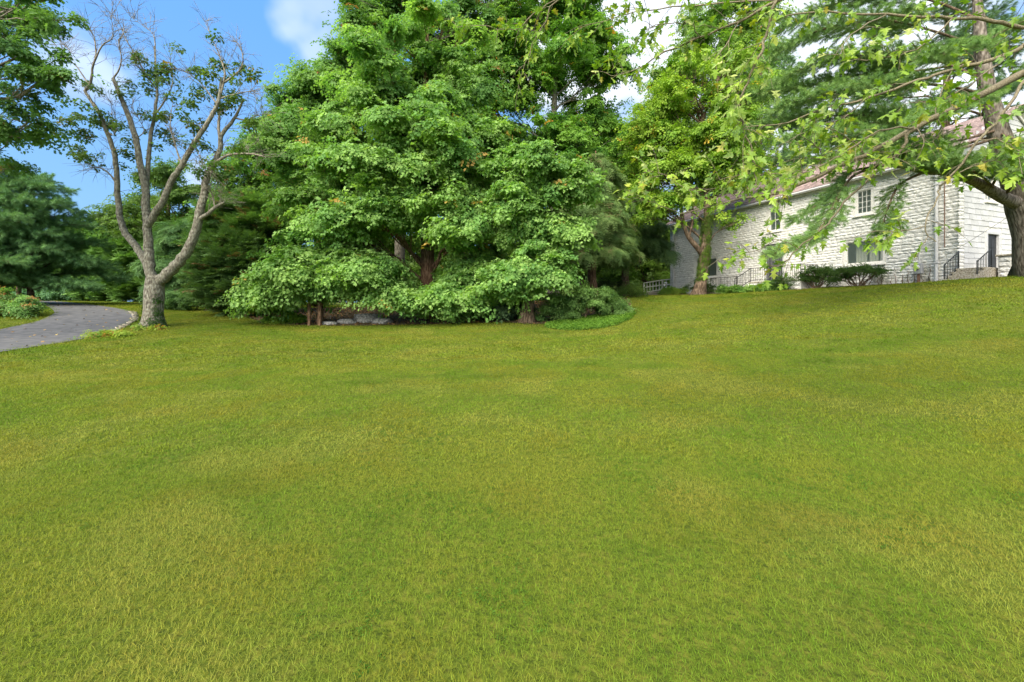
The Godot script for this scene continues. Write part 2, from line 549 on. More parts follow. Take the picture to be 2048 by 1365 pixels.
func leaf_lobes(lobes: Array, per: float, cols: Array, rng: RandomNumberGenerator, o := {}) -> Cloud:
	# leaf sprays on the upper shell of every plate
	var cl := Cloud.new()
	var flatness: float = o.get("flat", 0.5)
	var size: float = o.get("size", 1.0)
	for l in lobes:
		var tone := clampf(rng.randfn(0.5, 0.28), 0.0, 1.0)
		var r: float = l[1]
		var n := int(per * r * r)
		var lean: Vector3 = (Vector3.UP * 1.3 + Vector3(l[3].x, 0, l[3].z) * 0.5 + rv(rng) * 0.35).normalized()
		# a spray runs outward from the stem and droops at its tip
		var away := Vector3(l[0].x, 0, l[0].z)
		away = (away.normalized() if away.length() > 0.3 else rv(rng)) + Vector3(rng.randf_range(-0.7, 0.7), rng.randf_range(-0.3, 0.5), rng.randf_range(-0.7, 0.7))
		var fr := along(away, lean, 1.0)
		var stretch := Vector3(rng.randf_range(1.1, 1.7), flatness * rng.randf_range(0.75, 1.6), rng.randf_range(0.65, 1.05))
		for k in n:
			var dir := rv(rng)
			if dir.y < -0.25 and rng.randf() > 0.25:
				dir.y = -dir.y
			var q := dir * r * minf(absf(rng.randfn(0.0, 0.62)) + 0.12, 1.6)
			var p: Vector3 = l[0] + fr * (q * stretch) - Vector3.UP * r * (0.12 * pow(Vector2(q.x, q.z).length() / r, 2.0) + 0.12 * maxf(q.x, 0.0) / r)
			var up := (fr.y * 0.75 + fr * (dir * stretch) * 0.5 + rv(rng) * 0.4).normalized()
			var t := clampf(tone + rng.randfn(0.0, 0.2), 0.0, 1.0)
			var c: Color = cols[0].lerp(cols[1], t)
			if cols.size() > 2 and rng.randf() < o.get("odd", 0.0):
				c = cols[2]
			var j := rng.randf_range(0.82, 1.18) * 1.85
			cl.add(frame(up, rng, size * rng.randf_range(0.75, 1.25)), p, Color(c.r * j, c.g * j, c.b * j))
	return cl

func broadleaf(called: String, label: String, trunk: PackedVector3Array, radii: PackedFloat32Array, masses: Array, o: Dictionary, group := "") -> Node3D:
	# trunk in world places; masses: [centre, radii, number of plates]
	var rng := rng_of(o.seed)
	var base := trunk[0]
	var t := thing(called, label, "tree", base, group)
	var loc := PackedVector3Array()
	for p in trunk:
		loc.append(p - base)
	for m in masses:
		m[0] = m[0] - base
	part("trunk", flare(loc, radii, rng).mesh(), mats[o.get("bark", "bark_brown")], t)
	var lr: float = o.get("lobe", 1.1)
	var lobes := lobes_of(masses, lr, rng, o.get("more", 1.0), o.get("fill", 0.0))
	var lm := MB.new()
	var roots := []
	for m in masses:
		var c: Vector3 = m[0]
		var reach := Vector2(c.x, c.z).length()
		var a := trunk_at(loc, clampf(c.y - 0.55 * reach - 0.3, loc[1].y * 0.9, 99.0))
		var thick: float = clampf(0.03 * sqrt(float(m[2])) * o.get("limb", 1.0), 0.03, radii[0] * 0.6)
		var e := bent(a, c, thick, thick * 0.4, rng, 0.08, 6)
		lm.tube(e[0], e[1], 7)
		roots.append(e)
	for l in lobes:
		var e: Array = roots[l[2]]
		var p: PackedVector3Array = e[0]
		var k := rng.randi_range(2, p.size() - 1)
		var s := bent(p[k], l[0], e[1][k] * 0.55, 0.012, rng, -0.02, 4)
		lm.tube(s[0], s[1], 5)
		for q in 4:
			var tip: Vector3 = l[0] + rv(rng) * l[1] * Vector3(0.9, 0.4, 0.9)
			var w := bent(s[0][rng.randi_range(1, 4)], tip, 0.011, 0.005, rng, 0.05, 3)
			lm.tube(w[0], w[1], 4)
	part("limbs", lm.mesh(), mats[o.get("bark", "bark_brown")], t, Vector3.ZERO, "stuff")
	var mesh_name: String = o.get("leaf", "maple")
	scatter("crown", meshes[mesh_name], mats[o.get("mat", "leaf")], leaf_lobes(lobes, o.get("per", 95.0), o.cols, rng, o), t)
	return t

func plate(cl: Cloud, lm: MB, p: PackedVector3Array, wide: float, from: float, step: float, tone: Array, rng: RandomNumberGenerator, o := {}) -> void:
	# side twigs with needle sprays along a branch p, spread flat
	var l := 0.0
	for k in p.size() - 1:
		l += p[k].distance_to(p[k + 1])
	var n := maxi(2, int(l / step))
	var sc: float = o.get("size", 1.0)
	var droop: float = o.get("droop", 0.1)
	var lift: float = o.get("lift", 0.35)
	for q in n + 1:
		var t := lerpf(from, 1.0, float(q) / n)
		var f := t * (p.size() - 1)
		var k := mini(int(f), p.size() - 2)
		var c := p[k].lerp(p[k + 1], f - k)
		var dir := (p[k + 1] - p[k]).normalized()
		var side := dir.cross(Vector3.UP).normalized()
		for s in [-1.0, 1.0]:
			var w: float = wide * sin(PI * clampf(0.18 + 0.74 * t, 0, 1)) * rng.randf_range(0.55, 1.2)
			var out: Vector3 = (side * s + dir * rng.randf_range(0.5, 1.0) + Vector3.UP * rng.randf_range(-0.15, 0.2) - Vector3.UP * droop).normalized()
			var tip := c + out * w
			if w > 0.25:
				lm.tube(PackedVector3Array([c, c + out * w * 0.5 + Vector3.UP * 0.02, tip]), PackedFloat32Array([0.012, 0.009, 0.004]), 4)
			var m := maxi(1, int(w / (0.17 * sc)))
			for j in m + 1:
				var a := c + out * w * (float(j) / maxf(m, 1))
				for h in 2:
					var d := (out * 0.8 + dir * 0.4 + Vector3.UP * lift * rng.randf_range(0.2, 1.3) + rv(rng) * 0.65 - Vector3.UP * droop * 1.5).normalized()
					var col: Color = tone[0].lerp(tone[1], clampf(rng.randfn(0.45, 0.25), 0, 1))
					if tone.size() > 2 and rng.randf() < 0.06:
						col = tone[2]
					col = col * 1.8
					cl.add(along(d, Vector3.UP + rv(rng) * 0.3, sc * rng.randf_range(0.75, 1.25)), a + rv(rng) * 0.05, col)

func conifer(called: String, label: String, base: Vector3, height: float, radius: float, o: Dictionary, group := "") -> Node3D:
	# a straight trunk with whorls of branches; o: seed, mesh, tone, first (height of the lowest branch), n, droop, bark, shape (power of the taper), lean
	var rng := rng_of(o.seed)
	var t := thing(called, label, "tree", base, group)
	var lean: Vector3 = o.get("lean", Vector3.ZERO)
	var tr: float = o.get("trunk", height * 0.016)
	var loc := PackedVector3Array()
	var rad := PackedFloat32Array()
	for k in 7:
		var f := k / 6.0
		loc.append(Vector3(0, height * f, 0) + lean * f + (rv(rng) * tr * 0.5 if k > 0 else Vector3.ZERO))
		rad.append(lerpf(tr, tr * 0.12, f))
	part("trunk", flare(loc, rad, rng, 10).mesh(), mats[o.get("bark", "bark_brown")], t)
	var lm := MB.new()
	var cl := Cloud.new()
	var first: float = o.get("first", 0.5)
	var n: int = o.get("n", 60)
	var shape: float = o.get("shape", 0.8)
	var rise: float = o.get("rise", 0.05)
	for k in n:
		var f := (k + rng.randf()) / n
		f = pow(f, o.get("crowd", 1.0))
		var y := lerpf(first, height * 0.985, f)
		var rr := radius * pow(1.0 - f, shape) * rng.randf_range(0.7, 1.12) + 0.2
		if o.has("belly"):
			rr = radius * pow(sin(PI * clampf(0.12 + 0.88 * f, 0, 1)), o.belly) * rng.randf_range(0.65, 1.15) + 0.2
		var a := k * 2.39996 + rng.randf_range(-0.5, 0.5)
		var s := trunk_at(loc, y)
		var out := Vector3(cos(a), 0, sin(a))
		var e := s + out * rr + Vector3.UP * rr * (rise + rng.randf_range(-0.12, 0.12))
		var br := bent(s, e, maxf(0.012, rr * 0.014), 0.006, rng, o.get("arch", 0.06), 5)
		lm.tube(br[0], br[1], 5)
		plate(cl, lm, br[0], rr * o.get("spread", 0.4), o.get("bare", 0.2), o.get("step", 0.35), o.tone, rng, o)
	part("limbs", lm.mesh(), mats[o.get("bark", "bark_brown")], t, Vector3.ZERO, "stuff")
	scatter("crown", meshes[o.mesh], mats["needle"], cl, t)
	return t

func shrub(called: String, label: String, base: Vector3, bumps: Array, o: Dictionary, group := "") -> Node3D:
	# bumps: [offset from the base, radii, plates]
	var rng := rng_of(o.seed)
	var t := thing(called, label, o.get("category", "shrub"), base, group)
	var lobes := lobes_of(bumps, o.get("lobe", 0.35), rng)
	var st := MB.new()
	for b in bumps:
		for k in 3:
			var foot := Vector3(b[0].x * 0.35, -0.05, b[0].z * 0.35) + Vector3(rng.randf_range(-0.15, 0.15), 0, rng.randf_range(-0.15, 0.15))
			var e := bent(foot, b[0] + rv(rng) * b[1] * 0.4, 0.025, 0.01, rng, 0.0, 4)
			st.tube(e[0], e[1], 5)
	for l in lobes:
		var e := bent(bumps[l[2]][0] * 0.7, l[0], 0.012, 0.005, rng, 0.0, 3)
		st.tube(e[0], e[1], 4)
	part("stems", st.mesh(), mats[o.get("bark", "bark_brown")], t)
	scatter("foliage", meshes[o.get("leaf", "oval")], mats[o.get("mat", "leaf")], leaf_lobes(lobes, o.get("per", 300.0), o.cols, rng, o), t)
	return t

func line(px: Array, d0: float, r: Array, off := Vector3.ZERO) -> Array:
	# a limb traced as [column, row, depth past d0] at its own distance, with radii from r[0] to r[1]
	var p := PackedVector3Array()
	var q := PackedFloat32Array()
	for k in px.size():
		p.append(P(px[k][0], px[k][1], d0 + (px[k][2] if px[k].size() > 2 else 0.0)) - off)
		q.append(lerpf(r[0], r[1], float(k) / maxf(px.size() - 1, 1)))
	return smooth(p, q)

func smooth(p: PackedVector3Array, q: PackedFloat32Array, n := 4) -> Array:
	# Catmull-Rom
	var a := PackedVector3Array()
	var b := PackedFloat32Array()
	for k in p.size() - 1:
		for s in n:
			var t := float(s) / n
			a.append(p[k].cubic_interpolate(p[k + 1], p[maxi(k - 1, 0)], p[mini(k + 2, p.size() - 1)], t))
			b.append(lerpf(q[k], q[k + 1], t))
	a.append(p[p.size() - 1])
	b.append(q[q.size() - 1])
	return [a, b]

# ---------------------------------------------------------------- sky and ground
func make_sky() -> Sky:
	var w := 1536
	var h := 768
	var n := FastNoiseLite.new()
	n.seed = 7
	n.noise_type = FastNoiseLite.TYPE_SIMPLEX_SMOOTH
	n.frequency = 0.9
	n.fractal_octaves = 5
	n.fractal_gain = 0.52
	var px := PackedFloat32Array()
	px.resize(w * h * 3)
	var puffs := []
	for a in [[165, 115, 2.6], [205, 150, 2.0], [610, 40, 1.9], [650, 15, 1.8], [628, 105, 1.3], [430, 372, 2.2], [480, 330, 1.6], [1240, 60, 6.0], [1330, 40, 6.0]]:
		puffs.append([P(a[0], a[1], 1.0) - Vector3(0, EYE, 0), cos(deg_to_rad(a[2] * 1.9)), cos(deg_to_rad(a[2] * 0.3))])
	for p in puffs:
		p[0] = p[0].normalized()
	var top := Color(0.08, 0.235, 0.56)
	var low := Color(0.22, 0.39, 0.57)
	for j in h:
		var el := PI / 2 - (j + 0.5) / h * PI
		var sy := sin(el)
		var cy := cos(el)
		for i in w:
			var k := (j * w + i) * 3
			if sy < -0.02:
				px[k] = 0.16; px[k + 1] = 0.18; px[k + 2] = 0.12
				continue
			var az := (i + 0.5) / w * TAU
			var dir := Vector3(sin(az) * cy, sy, -cos(az) * cy)
			var t := pow(clampf(1.0 - maxf(sy, 0.0), 0, 1), 2.6)
			var c := top.lerp(low, t)
			var f := 1.0 / (maxf(sy, 0.0) + 0.22)
			var q := Vector3(dir.x * f, 0.0, dir.z * f)
			var v := n.get_noise_3d(q.x * 1.6, 3.0, q.z * 1.6)
			# broken cloud: thin to the left of the house, thicker over the house and round behind
			var cover := -0.8 + 1.22 * smoothstep(-0.55, 0.1, sin(az - 0.12))
			var m := smoothstep(0.0, 0.42, v + cover)
			for p in puffs:
				var cs: float = dir.dot(p[0])
				if cs > p[1]:
					m = maxf(m, smoothstep(0.1, 1.0, (cs - p[1]) / (p[2] - p[1]) * 0.75 + n.get_noise_3d(dir.x * 9.0, dir.y * 9.0, dir.z * 9.0) * 0.8) * (0.45 if p[0].x < 0.0 else 0.8))
			var g := 0.5 + 0.5 * clampf(n.get_noise_3d(q.x * 2.3 + 40.0, 9.0, q.z * 2.3) * 1.6, -1, 1)
			var cloud := Color(0.42, 0.47, 0.56).lerp(Color(0.82, 0.84, 0.88), g)
			c = c.lerp(cloud, m * 0.92)
			px[k] = c.r; px[k + 1] = c.g; px[k + 2] = c.b
	var im := Image.create_from_data(w, h, false, Image.FORMAT_RGBF, px.to_byte_array())
	var m2 := PanoramaSkyMaterial.new()
	m2.panorama = ImageTexture.create_from_image(im)
	var s := Sky.new()
	s.sky_material = m2
	return s

func ribbon(a: PackedVector2Array, b: PackedVector2Array, up: float, across := 6) -> ArrayMesh:
	# a sheet between two edges (x, z), laid over the ground
	var m := MB.new()
	var n := a.size()
	for k in n - 1:
		for s in across:
			var f0 := float(s) / across
			var f1 := float(s + 1) / across
			var p := [a[k].lerp(b[k], f0), a[k].lerp(b[k], f1), a[k + 1].lerp(b[k + 1], f1), a[k + 1].lerp(b[k + 1], f0)]
			var q := []
			for e in p:
				q.append(lay(e.x, e.y, up))
			m.quad(q[0], q[1], q[2], q[3])
	for k in m.n.size():
		var e := 0.6
		var v := m.v[k]
		m.n[k] = Vector3(gh(v.x - e, v.z) - gh(v.x + e, v.z), 2 * e, gh(v.x, v.z - e) - gh(v.x, v.z + e)).normalized()
	return m.mesh()

func spline2(p: Array, n := 8) -> PackedVector2Array:
	var o := PackedVector2Array()
	for k in p.size() - 1:
		for s in n:
			o.append(p[k].cubic_interpolate(p[k + 1], p[maxi(k - 1, 0)], p[mini(k + 2, p.size() - 1)], float(s) / n))
	o.append(p[p.size() - 1])
	return o

func blob_sheet(pts: Array, up: float, step := 0.35) -> ArrayMesh:
	# an area with an uneven outline (x, z), laid over the ground
	var ring := spline2(pts + [pts[0]], 10)
	var m := MB.new()
	var lo := ring[0]
	var hi := ring[0]
	for p in ring:
		lo = lo.min(p)
		hi = hi.max(p)
	var nx := int((hi.x - lo.x) / step) + 1
	var nz := int((hi.y - lo.y) / step) + 1
	for j in nz:
		for i in nx:
			var cell := PackedVector2Array([lo + Vector2(i, j) * step, lo + Vector2(i + 1, j) * step, lo + Vector2(i + 1, j + 1) * step, lo + Vector2(i, j + 1) * step])
			for piece in Geometry2D.intersect_polygons(cell, ring):
				var idx := Geometry2D.triangulate_polygon(piece)
				for k in range(0, idx.size(), 3):
					var a: Vector2 = piece[idx[k]]
					var b: Vector2 = piece[idx[k + 1]]
					var c: Vector2 = piece[idx[k + 2]]
					m.tri(lay(a.x, a.y, up), lay(b.x, b.y, up), lay(c.x, c.y, up), Vector3.UP)
	return m.mesh()

func inside(ring: PackedVector2Array, x: float, z: float) -> bool:
	return Geometry2D.is_point_in_polygon(Vector2(x, z), ring)

func make_ground() -> void:
	var xs := PackedFloat32Array([-700.0, -300.0, -150.0, -100.0])
	for k in GNX: xs.append(GX0 + k * GS)
	xs.append_array(PackedFloat32Array([90.0, 140.0, 300.0, 700.0]))
	var ds := PackedFloat32Array([-700.0, -300.0, -100.0, -40.0])
	for k in GND: ds.append(GD0 + k * GS)
	ds.append_array(PackedFloat32Array([110.0, 160.0, 300.0, 700.0]))
	var m := MB.new()
	for d in ds:
		for x in xs:
			m.v.append(lay(x, -d))
			var e := 0.6
			m.n.append(Vector3(gh(x - e, -d) - gh(x + e, -d), 2 * e, gh(x, -d - e) - gh(x, -d + e)).normalized())
			m.c.append(Color.WHITE)
	var w := xs.size()
	for j in ds.size() - 1:
		for i in w - 1:
			var k := j * w + i
			m.i.append(k); m.i.append(k + w); m.i.append(k + 1)
			m.i.append(k + 1); m.i.append(k + w); m.i.append(k + w + 1)
	tag(part("ground", m.mesh(), mats["turf"], self), "", "", "", "structure")

func tuft(seed_: int, n: int, radius: float, height: float, wide: float) -> ArrayMesh:
	var rng := rng_of(seed_)
	var b := MB.new()
	for k in n:
		var o := Vector3(rng.randf_range(-1, 1), 0, rng.randf_range(-1, 1)) * radius
		var a := rng.randf() * TAU
		var lean := rng.randf_range(0.5, 2.6)
		var out := Vector3(cos(a), 0, sin(a))
		var h := height * rng.randf_range(0.55, 1.25)
		var side := out.cross(Vector3.UP).rotated(Vector3.UP, rng.randf_range(-0.8, 0.8)) * wide * rng.randf_range(0.6, 1.2)
		var d1 := (Vector3.UP + out * lean * 0.5).normalized()
		var d2 := (Vector3.UP + out * lean * 1.6).normalized()
		var m := o + d1 * h * 0.55
		var t := m + d2 * h * 0.55
		var g := rng.randf_range(0.4, 1.5)
		b.col = Color(g * rng.randf_range(0.9, 1.15), g, g * 0.9)
		if rng.randf() < 0.17:
			b.col = Color(2.2, 1.8, 3.4) * rng.randf_range(0.75, 1.25)
		b.quad(o - side, o + side, m + side * 0.8, m - side * 0.8)
		b.tri(m - side * 0.8, m + side * 0.8, t)
	return b.mesh()

var no_grass := []

func make_lawn() -> void:
	var rng := rng_of(5)
	var big := FastNoiseLite.new()
	big.seed = 3
	big.frequency = 0.16
	big.fractal_octaves = 3
	var mid := FastNoiseLite.new()
	mid.seed = 4
	mid.frequency = 0.9
	mid.fractal_octaves = 3
	var dry := FastNoiseLite.new()
	dry.seed = 9
	dry.frequency = 0.35
	dry.fractal_octaves = 3
	var t := thing("lawn_grass", "short mown yellow-green grass with paler dry patches covering the lawn", "grass")
	t.set_meta("kind", "stuff")
	var green := Color(0.138, 0.235, 0.022)
	var olive := Color(0.225, 0.265, 0.032)
	var straw := Color(0.4, 0.36, 0.09)
	var dark := Color(0.07, 0.13, 0.01)
	for band in [[0.6, 4.6, 0.027, 0.03, 12, 0.04, 0.0012], [4.6, 11.0, 0.07, 0.036, 28, 0.1, 0.0024], [11.0, 40.0, 0.17, 0.045, 46, 0.22, 0.006]]:
		var cl := Cloud.new()
		var s: float = band[2]
		var d: float = band[0] * 0.86
		while d < band[1] * 1.14:
			var half := d * 1.32 + 1.5
			var x := -half
			while x < half:
				var px := x + rng.randf_range(-0.6, 0.6) * s
				var pd := d + rng.randf_range(-0.6, 0.6) * s
				x += s
				if band[0] > 10.0 and (px < -50 or px > 30):
					continue
				var keep: float = (pd - band[0] * 0.86) / (band[0] * 0.28) if pd < band[0] * 1.14 and band[0] > 1.0 else 1.0
				if pd > band[1] * 0.86:
					keep = 1.0 - (pd - band[1] * 0.86) / (band[1] * 0.28)
				if rng.randf() > keep:
					continue
				var skip := false
				if pd > 9.0:
					for ring in no_grass:
						if inside(ring, px, -pd):
							skip = true
							break
				if skip:
					continue
				# long soft mower lanes, patches and dry spots
				var lane := sin((px * 0.42 + pd * 0.9) * 1.9 + big.get_noise_2d(px, pd) * 2.5)
				var f := 0.5 + 0.75 * big.get_noise_2d(px, pd) + 0.7 * mid.get_noise_2d(px, pd) + 0.16 * lane + rng.randfn(0, 0.06)
				var c := green.lerp(olive, clampf(f, 0, 1))
				if f < 0.1:
					c = c.lerp(dark, clampf((0.1 - f) * 1.4, 0, 0.8))
				var y := dry.get_noise_2d(px, pd) * 1.5 + mid.get_noise_2d(px + 50, pd) * 0.5 - 0.15 + rng.randfn(0, 0.06)
				c = c.lerp(straw, clampf(y * 0.65, 0, 0.36))
				var br := mid.get_noise_2d(px * 0.6 + 90, pd * 0.6) * 1.3 + dry.get_noise_2d(px + 30, pd - 12) * 0.9 - 0.2
				c = c.lerp(Color(0.25, 0.2, 0.025), clampf(br, 0, 0.32))
				var j := rng.randf_range(0.93, 1.07)
				var sc := rng.randf_range(0.75, 1.2)
				cl.add(frame(Vector3(rng.randf_range(-0.25, 0.25), 1, rng.randf_range(-0.25, 0.25)), rng, sc), lay(px, -pd, -0.004), Color(c.r * j, c.g * j, c.b * j))
			d += s
		scatter("blades", tuft(31 + int(band[0]), band[4], band[5], band[3], band[6]), mats["grass_blade"], cl, t)

func litter(called: String, label: String, ring: PackedVector2Array, n: int, seed_: int, cols: Array) -> void:
	var rng := rng_of(seed_)
	var lo := ring[0]
	var hi := ring[0]
	for p in ring:
		lo = lo.min(p)
		hi = hi.max(p)
	var b := MB.new()
	b.leaf(Vector3(1, 0, 0), Vector3(0, 0, -1), Vector3(-0.05, 0.012, 0), MAPLE, 0.1, 0.3)
	var cl := Cloud.new()
	while cl.b.size() < n * 16:
		var x := rng.randf_range(lo.x, hi.x)
		var z := rng.randf_range(lo.y, hi.y)
		if inside(ring, x, z):
			var c: Color = cols[rng.randi() % cols.size()]
			var j := rng.randf_range(0.6, 1.2)
			cl.add(frame(Vector3(rng.randf_range(-0.5, 0.5), 1, rng.randf_range(-0.5, 0.5)), rng, rng.randf_range(0.7, 1.3)), lay(x, z, 0.03), Color(c.r * j, c.g * j, c.b * j))
	var o := scatter(called, b.mesh(), mats["tinted"], cl, self)
	tag(o, label, "leaves", "", "stuff")

# ---------------------------------------------------------------- the house
# own axes: x along the front wall from the near corner, y up, z into the house along the gable wall
var house: Node3D
const HL := 19.0
const HD := 8.6
const EAVE := 6.0
const RIDGE := 8.5
const FRONT_HOLES := [[2.95, 5.0, 1.22, 2.62], [3.5, 4.45, 3.85, 5.28], [8.72, 9.72, 3.8, 5.28], [8.55, 9.95, 0.57, 2.9], [13.9, 16.2, 1.2, 2.75], [14.3, 15.4, 3.85, 5.28]]
const GABLE_HOLES := [[2.0, 3.2, 0.67, 2.5], [1.95, 2.85, 3.85, 5.2]]

func wall_with_holes(m: MB, w: float, h: float, holes: Array, thick: float, gable: bool) -> void:
	# a slab cut round its openings; front: x across, z from 0 to thick; gable: z across, x from 0 to thick
	var us := [0.0, w]
	var ys := [-0.6, h]
	for o in holes:
		us += [o[0], o[1]]
		ys += [o[2], o[3]]
	us.sort()
	ys.sort()
	for j in ys.size() - 1:
		for i in us.size() - 1:
			var u0: float = us[i]
			var u1: float = us[i + 1]
			var y0: float = ys[j]
			var y1: float = ys[j + 1]
			if u1 - u0 < 0.001 or y1 - y0 < 0.001:
				continue
			var hole := false
			for o in holes:
				if u0 > o[0] - 0.001 and u1 < o[1] + 0.001 and y0 > o[2] - 0.001 and y1 < o[3] + 0.001:
					hole = true
			if hole:
				continue
			var a := func(u: float, y: float, t: float) -> Vector3:
				return Vector3(t, y, u) if gable else Vector3(u, y, t)
			m.quad(a.call(u0, y0, 0.0), a.call(u0, y1, 0.0), a.call(u1, y1, 0.0), a.call(u1, y0, 0.0))
			m.quad(a.call(u0, y0, thick), a.call(u1, y0, thick), a.call(u1, y1, thick), a.call(u0, y1, thick))
	for o in holes:
		var c := [Vector2(o[0], o[2]), Vector2(o[1], o[2]), Vector2(o[1], o[3]), Vector2(o[0], o[3])]
		for k in 4:
			var p: Vector2 = c[k]
			var q: Vector2 = c[(k + 1) % 4]
			if gable:
				m.quad(Vector3(0, p.y, p.x), Vector3(0, q.y, q.x), Vector3(thick, q.y, q.x), Vector3(thick, p.y, p.x))
			else:
				m.quad(Vector3(p.x, p.y, 0), Vector3(q.x, q.y, 0), Vector3(q.x, q.y, thick), Vector3(p.x, p.y, thick))

func stone(m: MB, w: float, h: float, proud: float, rng: RandomNumberGenerator) -> void:
	# a rough stone face, w by h, standing proud towards -z, its back on z = 0.02
	var nx := 4 if w > 0.35 else 3
	var ny := 3
	var g := []
	for j in ny + 1:
		for i in nx + 1:
			var edge := i == 0 or j == 0 or i == nx or j == ny
			var cx := -0.5 + float(i) / nx
			var cy := -0.5 + float(j) / ny
			if not edge:
				cx += rng.randf_range(-0.06, 0.06)
				cy += rng.randf_range(-0.09, 0.09)
			else:
				if i == 0 or i == nx: cx += rng.randf_range(-0.02, 0.02)
				if j == 0 or j == ny: cy += rng.randf_range(-0.1, 0.1)
			if (i == 0 or i == nx) and (j == 0 or j == ny):
				cx *= rng.randf_range(0.8, 0.97)
				cy *= rng.randf_range(0.8, 0.97)
			var z := proud * (rng.randf_range(0.2, 0.45) if edge else rng.randf_range(0.6, 1.3))
			g.append(Vector3(cx * w, cy * h, -z))
	for j in ny:
		for i in nx:
			var k := j * (nx + 1) + i
			var k2 := k + nx + 1
			if (i + j) % 2:
				m.tri(g[k], g[k2], g[k + 1]); m.tri(g[k + 1], g[k2], g[k2 + 1])
			else:
				m.tri(g[k], g[k2], g[k2 + 1]); m.tri(g[k], g[k2 + 1], g[k + 1])
	var rim := []
	for i in nx + 1: rim.append(g[i])
	for j in range(1, ny + 1): rim.append(g[j * (nx + 1) + nx])
	for i in range(nx - 1, -1, -1): rim.append(g[ny * (nx + 1) + i])
	for j in range(ny - 1, 0, -1): rim.append(g[j * (nx + 1)])
	for k in rim.size():
		var a: Vector3 = rim[k]
		var b: Vector3 = rim[(k + 1) % rim.size()]
		m.quad(Vector3(b.x, b.y, 0.02), b, a, Vector3(a.x, a.y, 0.02))

func cut(u0: float, u1: float, y0: float, y1: float, holes: Array, gap: float) -> Array:
	# the spans of a course left clear of the openings
	var spans := [[u0, u1]]
	for o in holes:
		if y1 < o[2] - gap + 0.02 or y0 > o[3] + gap - 0.02:
			continue
		var next := []
		for s in spans:
			if s[1] <= o[0] - gap or s[0] >= o[1] + gap:
				next.append(s)
				continue
			if s[0] < o[0] - gap: next.append([s[0], o[0] - gap])
			if s[1] > o[1] + gap: next.append([o[1] + gap, s[1]])
		spans = next
	return spans

